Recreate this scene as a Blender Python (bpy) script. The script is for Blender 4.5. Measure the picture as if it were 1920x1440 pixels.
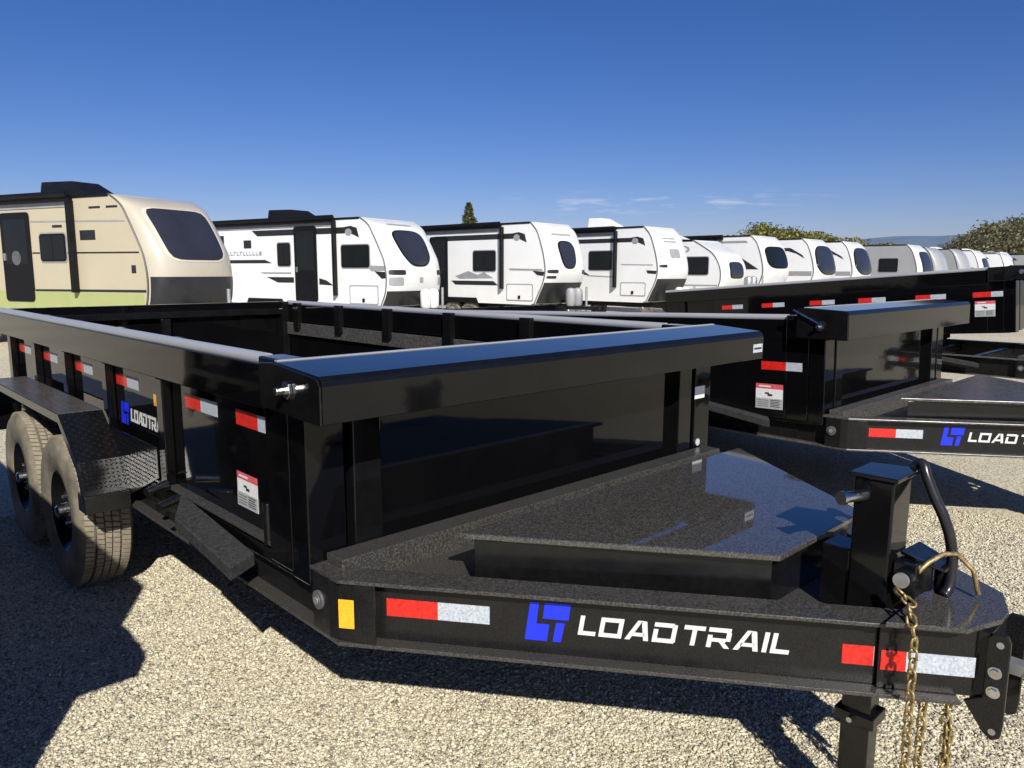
import bpy, bmesh, math, random
import numpy as np
from mathutils import Matrix, Vector
C = bpy.context.scene.collection
for o in list(bpy.data.objects): bpy.data.objects.remove(o)
R = math.radians
SC = bpy.context.scene

# ------------------------------------------------------------------ camera
CAM = Vector((2.187, 2.239, 1.598)); YAW = 3.9469; PIT = -0.1477; ROL = 0.0031
fw = Vector((math.cos(YAW)*math.cos(PIT), math.sin(YAW)*math.cos(PIT), math.sin(PIT)))
rt = Vector((math.sin(YAW), -math.cos(YAW), 0)); up = rt.cross(fw)
c_, s_ = math.cos(ROL), math.sin(ROL)
r2 = rt*c_ + up*s_; u2 = up*c_ - rt*s_
cam = bpy.data.cameras.new('camera'); camo = bpy.data.objects.new('camera', cam); C.objects.link(camo)
camo.matrix_world = Matrix(((r2.x, u2.x, -fw.x, CAM.x), (r2.y, u2.y, -fw.y, CAM.y), (r2.z, u2.z, -fw.z, CAM.z), (0, 0, 0, 1)))
cam.sensor_width = 36; cam.lens = 1414.67/1920*36; cam.clip_start = 0.05; cam.clip_end = 20000
SC.camera = camo

# ------------------------------------------------------------------ light
LD = Vector((-0.507, -0.863, 0)).normalized(); EL = R(35.0)
ldir = Vector((LD.x*math.cos(EL), LD.y*math.cos(EL), -math.sin(EL)))
sun = bpy.data.lights.new('sun', 'SUN'); sun.energy = 5.0; sun.angle = R(0.5); sun.color = (1.0, 0.95, 0.87)
suno = bpy.data.objects.new('sun', sun); C.objects.link(suno)
suno.rotation_euler = ldir.to_track_quat('-Z', 'Y').to_euler(); suno.location = (10, 18, 15)

W = bpy.data.worlds.new('World'); SC.world = W; W.use_nodes = True
nt = W.node_tree; nt.nodes.clear()
def wn(t): return nt.nodes.new(t)
out = wn('ShaderNodeOutputWorld'); bg = wn('ShaderNodeBackground'); sky = wn('ShaderNodeTexSky')
sky.sky_type = 'NISHITA'; sky.sun_disc = False; sky.sun_elevation = EL
sky.sun_rotation = math.atan2(-LD.x, -LD.y)
sky.altitude = 300; sky.air_density = 1.0; sky.dust_density = 0.35; sky.ozone_density = 3.0
bg.inputs['Strength'].default_value = 0.072
hs = wn('ShaderNodeHueSaturation'); hs.inputs['Saturation'].default_value = 1.28; hs.inputs['Value'].default_value = 1.0
tint = wn('ShaderNodeMixRGB'); tint.blend_type = 'MULTIPLY'; tint.inputs[0].default_value = 1.0; tint.inputs[2].default_value = (0.70, 0.665, 0.95, 1)
nt.links.new(sky.outputs[0], hs.inputs['Color']); nt.links.new(hs.outputs[0], tint.inputs[1])
# a few small low clouds above the horizon
tc = wn('ShaderNodeTexCoord'); sep = wn('ShaderNodeSeparateXYZ'); nt.links.new(tc.outputs['Generated'], sep.inputs[0])
mp = wn('ShaderNodeMapping'); mp.inputs['Scale'].default_value = (16, 16, 120)
nt.links.new(tc.outputs['Generated'], mp.inputs[0])
no = wn('ShaderNodeTexNoise'); no.inputs['Scale'].default_value = 1.4; no.inputs['Detail'].default_value = 5
nt.links.new(mp.outputs[0], no.inputs['Vector'])
rc = wn('ShaderNodeValToRGB'); rc.color_ramp.elements[0].position = 0.52; rc.color_ramp.elements[1].position = 0.68
nt.links.new(no.outputs[0], rc.inputs[0])
rz = wn('ShaderNodeValToRGB'); cr = rz.color_ramp
cr.elements[0].position = 0.070; cr.elements[0].color = (0, 0, 0, 1)
cr.elements[1].position = 0.104; cr.elements[1].color = (0, 0, 0, 1)
e = cr.elements.new(0.086); e.color = (1, 1, 1, 1)
nt.links.new(sep.outputs['Z'], rz.inputs[0])
mu = wn('ShaderNodeMath'); mu.operation = 'MULTIPLY'; nt.links.new(rc.outputs[0], mu.inputs[0]); nt.links.new(rz.outputs[0], mu.inputs[1])
mu2 = wn('ShaderNodeMath'); mu2.operation = 'MULTIPLY'; cd = (r2*((1230-960)/1414.67)+u2*((720-386)/1414.67)+fw).normalized()
dn = wn('ShaderNodeVectorMath'); dn.operation = 'DISTANCE'; nt.links.new(tc.outputs['Generated'], dn.inputs[0]); dn.inputs[1].default_value = cd
dm = wn('ShaderNodeMapRange'); dm.inputs[1].default_value = 0.10; dm.inputs[2].default_value = 0.22; dm.inputs[3].default_value = 1; dm.inputs[4].default_value = 0; nt.links.new(dn.outputs['Value'], dm.inputs[0])
mu3 = wn('ShaderNodeMath'); mu3.operation = 'MULTIPLY'; nt.links.new(mu.outputs[0], mu3.inputs[0]); nt.links.new(dm.outputs[0], mu3.inputs[1])
nt.links.new(mu3.outputs[0], mu2.inputs[0]); mu2.inputs[1].default_value = 0.5
mx = wn('ShaderNodeMixRGB'); nt.links.new(mu2.outputs[0], mx.inputs[0]); nt.links.new(tint.outputs[0], mx.inputs[1]); mx.inputs[2].default_value = (7.5, 8.0, 9.5, 1)
nt.links.new(mx.outputs[0], bg.inputs['Color']); nt.links.new(bg.outputs[0], out.inputs[0])

SC.view_settings.view_transform = 'Standard'; SC.view_settings.look = 'None'
SC.view_settings.exposure = 0.30; SC.view_settings.gamma = 1.0
SC.view_settings.use_curve_mapping = False

# ------------------------------------------------------------------ materials
MATS = {}
def mat(name, col, rough=0.5, metal=0.0, coat=0.0, noise=None, bump=None, dust=None, spec=0.5):
    """noise=(scale, amount); bump=(scale, strength, dist); dust=(colour, amount, scale)"""
    m = bpy.data.materials.new(name); m.use_nodes = True; n = m.node_tree.nodes; l = m.node_tree.links
    b = n['Principled BSDF']
    b.inputs['Roughness'].default_value = rough; b.inputs['Metallic'].default_value = metal
    b.inputs['Coat Weight'].default_value = coat; b.inputs['Coat Roughness'].default_value = 0.04
    b.inputs['Specular IOR Level'].default_value = spec
    b.inputs['Base Color'].default_value = (*col, 1)
    if spec > .9: b.inputs['IOR'].default_value = 1.75; b.inputs['Specular IOR Level'].default_value = 0.62
    t = n.new('ShaderNodeTexCoord'); last = None
    rgb = n.new('ShaderNodeRGB'); rgb.outputs[0].default_value = (*col, 1); last = rgb.outputs[0]
    if noise:
        k = n.new('ShaderNodeTexNoise'); k.inputs['Scale'].default_value = noise[0]; k.inputs['Detail'].default_value = 6
        l.new(t.outputs['Object'], k.inputs['Vector'])
        mr = n.new('ShaderNodeMapRange'); mr.inputs[1].default_value = 0.3; mr.inputs[2].default_value = 0.7
        mr.inputs[3].default_value = 1-noise[1]; mr.inputs[4].default_value = 1+noise[1]; l.new(k.outputs[0], mr.inputs[0])
        mm = n.new('ShaderNodeVectorMath'); mm.operation = 'SCALE'; l.new(last, mm.inputs[0]); l.new(mr.outputs[0], mm.inputs['Scale'])
        last = mm.outputs[0]
        mr2 = n.new('ShaderNodeMapRange'); mr2.inputs[1].default_value = 0.3; mr2.inputs[2].default_value = 0.7
        mr2.inputs[3].default_value = rough*(1-noise[1]*0.6); mr2.inputs[4].default_value = min(1, rough*(1+noise[1]*0.6)); l.new(k.outputs[0], mr2.inputs[0])
        l.new(mr2.outputs[0], b.inputs['Roughness'])
    if dust:
        k2 = n.new('ShaderNodeTexNoise'); k2.inputs['Scale'].default_value = dust[2]; k2.inputs['Detail'].default_value = 10; k2.inputs['Roughness'].default_value = 0.65
        l.new(t.outputs['Object'], k2.inputs['Vector'])
        mr3 = n.new('ShaderNodeMapRange'); lo_, hi_ = (0.44, 0.60) if dust[2] > 100 else (0.38, 0.72); mr3.inputs[1].default_value = lo_; mr3.inputs[2].default_value = hi_
        mr3.inputs[3].default_value = dust[1]*0.25; mr3.inputs[4].default_value = dust[1]; l.new(k2.outputs[0], mr3.inputs[0])
        mc = n.new('ShaderNodeMixRGB'); l.new(mr3.outputs[0], mc.inputs[0]); l.new(last, mc.inputs[1]); mc.inputs[2].default_value = (*dust[0], 1)
        last = mc.outputs[0]
    l.new(last, b.inputs['Base Color'])
    if bump:
        k3 = n.new('ShaderNodeTexNoise'); k3.inputs['Scale'].default_value = bump[0]; k3.inputs['Detail'].default_value = 3
        l.new(t.outputs['Object'], k3.inputs['Vector'])
        bp = n.new('ShaderNodeBump'); bp.inputs['Strength'].default_value = bump[1]; bp.inputs['Distance'].default_value = bump[2]
        l.new(k3.outputs[0], bp.inputs['Height']); l.new(bp.outputs[0], b.inputs['Normal'])
    MATS[name] = m
    return m
DUST = (0.28, 0.262, 0.235)
M = dict(
    black=mat('gloss_black_paint', (0.0032, 0.0033, 0.0038), 0.07, coat=0.0, dust=(DUST, 0.012, 9), bump=(14, 0.05, 0.004), spec=0.36),
    side=mat('wall_black_paint', (0.0022, 0.0023, 0.0028), 0.05, dust=(DUST, 0.005, 5), bump=(3.2, 0.10, 0.010), spec=0.36),
    frame=mat('frame_black_paint', (0.005, 0.005, 0.0055), 0.26, noise=(18, 0.3), dust=(DUST, 0.035, 260), bump=(220, 0.12, 0.002), spec=0.4),
    deck=mat('dusty_black_lid', (0.010, 0.010, 0.010), 0.04, coat=0.0, dust=(DUST, 0.30, 190), spec=1.0, bump=(3, 0.02, 0.004)),
    satin=mat('satin_black_steel', (0.0035, 0.0036, 0.004), 0.17, noise=(7, 0.3), dust=(DUST, 0.014, 40)),
    step=mat('textured_black_step', (0.020, 0.021, 0.022), 0.55, noise=(60, 0.4), dust=(DUST, 0.10, 160), bump=(150, 0.4, 0.003)),
    nose=mat('dusty_nose_plate', (0.010, 0.010, 0.010), 0.14, dust=(DUST, 0.30, 240)),
    fender=mat('dusty_fender_top', (0.010, 0.010, 0.010), 0.3, noise=(12, 0.3), dust=(DUST, 0.42, 60)),
    rail=mat('sky_glare_top_rail', (0.33, 0.335, 0.345), 0.26, noise=(3, 0.05), spec=1.0),  # pale grey base carries the sky glare on the rail, no dust layer
    rubber=mat('dusty_tyre_rubber', (0.14, 0.125, 0.095), 0.9, noise=(14, 0.3), dust=((0.38, 0.33, 0.24), 0.8, 9)),
    sidewall=mat('tyre_sidewall_rubber', (0.05, 0.046, 0.038), 0.8, noise=(20, 0.2), dust=((0.38, 0.33, 0.24), 0.62, 7)),
    chrome=mat('bright_zinc', (0.62, 0.62, 0.60), 0.22, metal=1.0, noise=(40, 0.2)),
    gold=mat('yellow_zinc_chain', (0.36, 0.27, 0.12), 0.5, metal=0.7, noise=(80, 0.4)),
    hose=mat('black_rubber_hose', (0.014, 0.014, 0.015), 0.28, noise=(40, 0.2)),
    red=mat('red_reflective_tape', (0.62, 0.018, 0.012), 0.35, noise=(90, 0.3), coat=0.3),
    tape=mat('silver_reflective_tape', (0.42, 0.46, 0.50), 0.4, noise=(150, 0.3)),
    flange=mat('dusty_flange', (0.008, 0.008, 0.008), 0.3, noise=(18, 0.3), dust=(DUST, 0.26, 190), bump=(220, 0.12, 0.002)),
    blue=mat('blue_vinyl', (0.012, 0.03, 0.75), 0.35, noise=(30, 0.06)),
    vinyl=mat('silver_white_vinyl', (0.62, 0.63, 0.62), 0.4, noise=(50, 0.12)),
    amber=mat('amber_reflector_and_glint', (0.85, 0.42, 0.02), 0.35, noise=(120, 0.15), coat=0.5),
    pink=mat('faded_red_header', (0.62, 0.10, 0.13), 0.5, noise=(60, 0.2)),
    paper=mat('white_label', (0.72, 0.72, 0.70), 0.5, noise=(60, 0.1)),
    ink=mat('label_ink', (0.03, 0.03, 0.03), 0.6, noise=(60, 0.1)),
    grey=mat('label_grey', (0.38, 0.40, 0.39), 0.55, noise=(160, 0.3)),
    white=mat('white_fibreglass', (0.81, 0.82, 0.81), 0.28, noise=(1.3, 0.04), coat=0.2),
    cap=mat('white_moulded_cap', (0.68, 0.69, 0.67), 0.32, noise=(1.3, 0.05), coat=0.3),
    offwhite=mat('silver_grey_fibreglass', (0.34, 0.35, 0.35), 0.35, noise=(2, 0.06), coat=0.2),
    tan=mat('tan_fibreglass', (0.50, 0.445, 0.315), 0.3, noise=(1.3, 0.04), coat=0.2),
    cream=mat('cream_moulded_cap', (0.50, 0.455, 0.36), 0.28, noise=(1.3, 0.05), coat=0.4),
    creaml=mat('cream_window_surround', (0.62, 0.57, 0.47), 0.25, noise=(1.3, 0.05), coat=0.4),
    trim=mat('dark_seam_trim', (0.10, 0.10, 0.10), 0.5, noise=(8, 0.15)),
    lime=mat('pale_green_skirt', (0.38, 0.42, 0.17), 0.4, noise=(3, 0.06)),
    dkgrey=mat('charcoal_panel', (0.022, 0.023, 0.026), 0.35, noise=(5, 0.15)),
    graph=mat('grey_graphic', (0.30, 0.30, 0.31), 0.45, noise=(5, 0.1)),
    graphd=mat('dark_graphic', (0.018, 0.019, 0.022), 0.45, noise=(5, 0.1)),
    glass=mat('tinted_window_glass', (0.010, 0.012, 0.014), 0.07, noise=(2, 0.1), coat=0.0, spec=0.3),
    screen=mat('blue_tinted_front_glass', (0.026, 0.029, 0.042), 0.22, noise=(2, 0.1), spec=0.45),
    plastic=mat('black_plastic', (0.006, 0.006, 0.007), 0.5, noise=(6, 0.2), spec=0.25),
    acwhite=mat('white_plastic_shroud', (0.74, 0.74, 0.72), 0.45, noise=(4, 0.05)),
    metal=mat('galvanised_metal', (0.45, 0.45, 0.45), 0.4, metal=0.7, noise=(9, 0.2)),
    bark=mat('tree_bark', (0.08, 0.06, 0.045), 0.9, noise=(6, 0.3), bump=(12, 0.5, 0.03)),
    hill=mat('haze_tinted_hill', (0.10, 0.15, 0.22), 0.95, noise=(0.01, 0.15)),  # blue base colour stands in for the haze of distance
)
def leafmat(name, a, b):
    m = bpy.data.materials.new(name); m.use_nodes = True; n = m.node_tree.nodes; l = m.node_tree.links
    g = n.new('ShaderNodeNewGeometry'); r = n.new('ShaderNodeValToRGB'); r.color_ramp.elements[0].color = (*a, 1); r.color_ramp.elements[1].color = (*b, 1)
    l.new(g.outputs['Random Per Island'], r.inputs[0]); l.new(r.outputs[0], n['Principled BSDF'].inputs['Base Color'])
    n['Principled BSDF'].inputs['Roughness'].default_value = 0.7
    return m
M['leaf_yellow'] = leafmat('yellow_green_leaves', (0.24, 0.245, 0.065), (0.42, 0.40, 0.13))
M['leaf_olive'] = leafmat('olive_grey_leaves', (0.20, 0.20, 0.115), (0.38, 0.36, 0.22))
M['leaf_dark'] = leafmat('dark_green_needles', (0.06, 0.08, 0.035), (0.20, 0.20, 0.085))

# ground: gravel
g = bpy.data.materials.new('gravel_ground'); g.use_nodes = True; n = g.node_tree.nodes; l = g.node_tree.links
t = n.new('ShaderNodeTexCoord'); v = n.new('ShaderNodeTexVoronoi'); v.inputs['Scale'].default_value = 100; l.new(t.outputs['Object'], v.inputs['Vector'])
v.inputs['Randomness'].default_value = 1.0
sx = n.new('ShaderNodeSeparateXYZ'); l.new(v.outputs['Color'], sx.inputs[0])
r = n.new('ShaderNodeValToRGB'); cr = r.color_ramp; cr.elements[0].color = (0.16, 0.135, 0.09, 1); cr.elements[1].color = (0.72, 0.65, 0.44, 1)
e = cr.elements.new(0.35); e.color = (0.47, 0.425, 0.31, 1); e = cr.elements.new(0.75); e.color = (0.61, 0.56, 0.42, 1)
l.new(sx.outputs[0], r.inputs[0])
k = n.new('ShaderNodeTexNoise'); k.inputs['Scale'].default_value = 0.35; k.inputs['Detail'].default_value = 5; l.new(t.outputs['Object'], k.inputs['Vector'])
mr = n.new('ShaderNodeMapRange'); mr.inputs[1].default_value = 0.3; mr.inputs[2].default_value = 0.7; mr.inputs[3].default_value = 0.88; mr.inputs[4].default_value = 1.08; l.new(k.outputs[0], mr.inputs[0])
sc = n.new('ShaderNodeVectorMath'); sc.operation = 'SCALE'; l.new(r.outputs[0], sc.inputs[0]); l.new(mr.outputs[0], sc.inputs['Scale'])
l.new(sc.outputs[0], n['Principled BSDF'].inputs['Base Color']); n['Principled BSDF'].inputs['Roughness'].default_value = 0.9
bp = n.new('ShaderNodeBump'); bp.inputs['Strength'].default_value = 0.35; bp.inputs['Distance'].default_value = 0.006; bp.invert = True
l.new(v.outputs['Distance'], bp.inputs['Height']); l.new(bp.outputs[0], n['Principled BSDF'].inputs['Normal'])
M['gravel'] = g
g = bpy.data.materials.new('loose_stones'); g.use_nodes = True; n = g.node_tree.nodes; l = g.node_tree.links
ge = n.new('ShaderNodeNewGeometry'); r = n.new('ShaderNodeValToRGB'); cr = r.color_ramp
cr.elements[0].color = (0.16, 0.145, 0.11, 1); cr.elements[1].color = (0.78, 0.73, 0.56, 1)
for pos, col in ((0.16, (0.36, 0.325, 0.24, 1)), (0.5, (0.52, 0.47, 0.34, 1)), (0.8, (0.60, 0.55, 0.41, 1))):
    e = cr.elements.new(pos); e.color = col
l.new(ge.outputs['Random Per Island'], r.inputs[0]); l.new(r.outputs[0], n['Principled BSDF'].inputs['Base Color']); n['Principled BSDF'].inputs['Roughness'].default_value = 0.85
M['stones'] = g

# ------------------------------------------------------------------ helpers
def tag(o, label=None, cat=None, group=None, kind=None):
    if label: o['label'] = label
    if cat: o['category'] = cat
    if group: o['group'] = group
    if kind: o['kind'] = kind
    return o
def empty(name, loc=(0, 0, 0), rz=0):
    o = bpy.data.objects.new(name, None); C.objects.link(o); o.location = loc; o.rotation_euler = (0, 0, rz); o.empty_display_size = 0.2
    return o
class MB:
    def __init__(s): s.v = []; s.f = []; s.m = []; s.mi = 0
    def add(s, vs, fs):
        b = len(s.v); s.v += [tuple(p) for p in vs]; s.f += [tuple(b+i for i in f) for f in fs]; s.m += [s.mi]*len(fs); return s
    def box(s, x0, x1, y0, y1, z0, z1):
        if x0 > x1: x0, x1 = x1, x0
        return s.add([(x0, y0, z0), (x1, y0, z0), (x1, y1, z0), (x0, y1, z0), (x0, y0, z1), (x1, y0, z1), (x1, y1, z1), (x0, y1, z1)],
                     [(0, 3, 2, 1), (4, 5, 6, 7), (0, 1, 5, 4), (1, 2, 6, 5), (2, 3, 7, 6), (3, 0, 4, 7)])
    def prism(s, pts, vec):
        """pts: planar polygon (3D) ; extruded by vec"""
        n = len(pts); vec = Vector(vec); a = [Vector(p) for p in pts]; b = [p+vec for p in a]
        nrm = Vector((0, 0, 0))
        for i in range(n): nrm += a[i].cross(a[(i+1) % n])
        fs = [tuple(range(n))[::-1], tuple(range(n, 2*n))] + [(i, (i+1) % n, n+(i+1) % n, n+i) for i in range(n)]
        if nrm.dot(vec) < 0: fs = [f[::-1] for f in fs]
        return s.add(a+b, fs)
    def cyl(s, p0, p1, r0, r1=None, n=14, caps=True):
        r1 = r0 if r1 is None else r1; p0 = Vector(p0); p1 = Vector(p1); d = (p1-p0).normalized()
        a = d.orthogonal().normalized(); b = d.cross(a); vs = []
        for p, r in ((p0, r0), (p1, r1)):
            for i in range(n):
                t = 2*math.pi*i/n; vs.append(p+a*math.cos(t)*r+b*math.sin(t)*r)
        fs = [(i, (i+1) % n, n+(i+1) % n, n+i) for i in range(n)]
        if caps: fs += [tuple(range(n))[::-1], tuple(range(n, 2*n))]
        return s.add(vs, fs)
    def tube(s, pts, r, n=10):
        pts = [Vector(p) for p in pts]; vs = []; a = None
        for i, p in enumerate(pts):
            d = (pts[min(i+1, len(pts)-1)]-pts[max(i-1, 0)]).normalized()
            a = d.orthogonal().normalized() if a is None else (a-d*a.dot(d)).normalized(); b = d.cross(a)
            for j in range(n):
                t = 2*math.pi*j/n; vs.append(p+a*math.cos(t)*r+b*math.sin(t)*r)
        fs = []
        for i in range(len(pts)-1):
            for j in range(n): fs.append((i*n+j, i*n+(j+1) % n, (i+1)*n+(j+1) % n, (i+1)*n+j))
        fs += [tuple(range(n))[::-1], tuple(range((len(pts)-1)*n, len(pts)*n))]
        return s.add(vs, fs)
    def lathe(s, prof, c, ax='x', n=40):
        """prof: [(radius, along)] ; closed ring profile revolve about axis"""
        vs = []; m = len(prof)
        for i in range(n):
            t = 2*math.pi*i/n; ct, st = math.cos(t), math.sin(t)
            for r_, a_ in prof:
                vs.append((c[0]+a_, c[1]+r_*ct, c[2]+r_*st) if ax == 'x' else (c[0]+r_*ct, c[1]+a_, c[2]+r_*st) if ax == 'y' else (c[0]+r_*ct, c[1]+r_*st, c[2]+a_))
        fs = []
        for i in range(n):
            j = (i+1) % n
            for k_ in range(m-1): fs.append((i*m+k_, j*m+k_, j*m+k_+1, i*m+k_+1))
        return s.add(vs, fs)
    def build(s, name, mats, parent=None, bevel=0, smooth=False, label=None):
        me = bpy.data.meshes.new(name); me.from_pydata(s.v, [], s.f)
        mats = mats if isinstance(mats, (list, tuple)) else [mats]
        for m_ in mats: me.materials.append(M[m_] if isinstance(m_, str) else m_)
        if len(mats) > 1: me.polygons.foreach_set('material_index', s.m)
        bm = bmesh.new(); bm.from_mesh(me); bmesh.ops.recalc_face_normals(bm, faces=bm.faces); bm.to_mesh(me); bm.free()
        if smooth: me.shade_smooth() if smooth is True else me.polygons.foreach_set('use_smooth', [True]*len(me.polygons))
        me.update()
        o = bpy.data.objects.new(name, me); C.objects.link(o)
        if parent: o.parent = parent
        if bevel:
            b = o.modifiers.new('edge', 'BEVEL'); b.width = bevel; b.segments = 2; b.limit_method = 'ANGLE'; b.angle_limit = R(40)
        if smooth == 'auto': 
            me.set_sharp_from_angle(angle=R(38))
        if label: o['label'] = label
        return o
def offs(path, d):
    """offset an open 2D polyline by d to its left/inner side (towards -x for paths running +y)"""
    P = [Vector((*p, 0)).xy for p in path]; res = []
    for i, p in enumerate(P):
        ns = []
        if i > 0: u = (P[i]-P[i-1]).normalized(); ns.append(Vector((-u.y, u.x)))
        if i < len(P)-1: u = (P[i+1]-P[i]).normalized(); ns.append(Vector((-u.y, u.x)))
        if len(ns) == 2:
            m_ = (ns[0]+ns[1]).normalized(); res.append(p+m_*(d/m_.dot(ns[0])))
        else: res.append(p+ns[0]*d)
    return res
def strip(mb, path, d0, d1, z0, z1):
    a = offs(path, d0); b = offs(path, d1); n = len(path); vs = []
    for i in range(n): vs += [(a[i].x, a[i].y, z0), (a[i].x, a[i].y, z1), (b[i].x, b[i].y, z1), (b[i].x, b[i].y, z0)]
    fs = [(0, 1, 2, 3), tuple(4*(n-1)+k for k in (3, 2, 1, 0))]
    for i in range(n-1):
        for k_ in range(4): fs.append((4*i+k_, 4*(i+1)+k_, 4*(i+1)+(k_+1) % 4, 4*i+(k_+1) % 4))
    return mb.add(vs, fs)
def mirror(p): return [(-x, y) for x, y in p]

# lettering: glyphs from straight strokes, unit height, shared by every trailer
SLANT = 0.16; TH = 0.21
def bar(x0, x1, y0, y1): return [(x0, y0), (x1, y0), (x1, y1), (x0, y1)]
GLY = {
 'L': (0.86, [bar(0, .22, 0, 1), bar(.22, .86, 0, TH)]),
 'O': (1.12, [bar(0, .22, 0, 1), bar(.90, 1.12, 0, 1), bar(.22, .90, 0, TH), bar(.22, .90, 1-TH, 1)]),
 'A': (1.16, [[(0, 0), (.25, 0), (.72, 1), (.50, 1)], [(.72, 1), (.94, .98), (1.16, 0), (.92, 0), (.72, .82)], bar(.30, .93, .20, .38)]),
 'D': (1.10, [bar(0, .22, 0, .66), bar(.88, 1.10, 0.06, .94), bar(.22, .88, 0, TH), bar(0, .95, 1-TH, 1), bar(.88, 1.04, 0, .06)]),
 'T': (1.00, [bar(0, 1.0, 1-TH, 1), bar(.40, .62, 0, 1-TH)]),
 'R': (1.10, [bar(0, .22, 0, .62), bar(0, 1.04, 1-TH, 1), bar(.86, 1.08, .36, 1-TH), bar(.22, .86, .30, .48), [(.56, .30), (.80, .30), (1.10, 0), (.84, 0)]]),
 'I': (0.22, [bar(0, .22, 0, 1)]),
}
def letters(fn, word, h, gap=0.16):
    """fn(u, v) -> 3D point ; returns MB ; word laid from u=0, unit = h"""
    mb = MB(); x = 0
    for ch in word:
        if ch == ' ': x += 0.16; continue
        w, polys = GLY[ch]
        for pl in polys:
            a = [fn((x+px_+SLANT*py_)*h, py_*h, 0.0) for px_, py_ in pl]
            b = Vector(fn(0, 0, 0.0015))-Vector(fn(0, 0, 0))
            mb.prism(a, b)
        x += w+gap
    return mb, x*h
def emblem(fn, h):
    mb = MB()
    for pl in ([(0, 0), (.56, 0), (.56, .44), (.24, .44), (.24, 1), (.02, 1)], bar(.38, 1.02, .58, 1.0), [(.70, 0), (.90, 0), (.94, .50), (.72, .50)]):
        a = [fn((px_+0.12*py_)*h, py_*h, 0) for px_, py_ in pl]; mb.prism(a, Vector(fn(0, 0, .0015))-Vector(fn(0, 0, 0)))
    return mb

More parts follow.
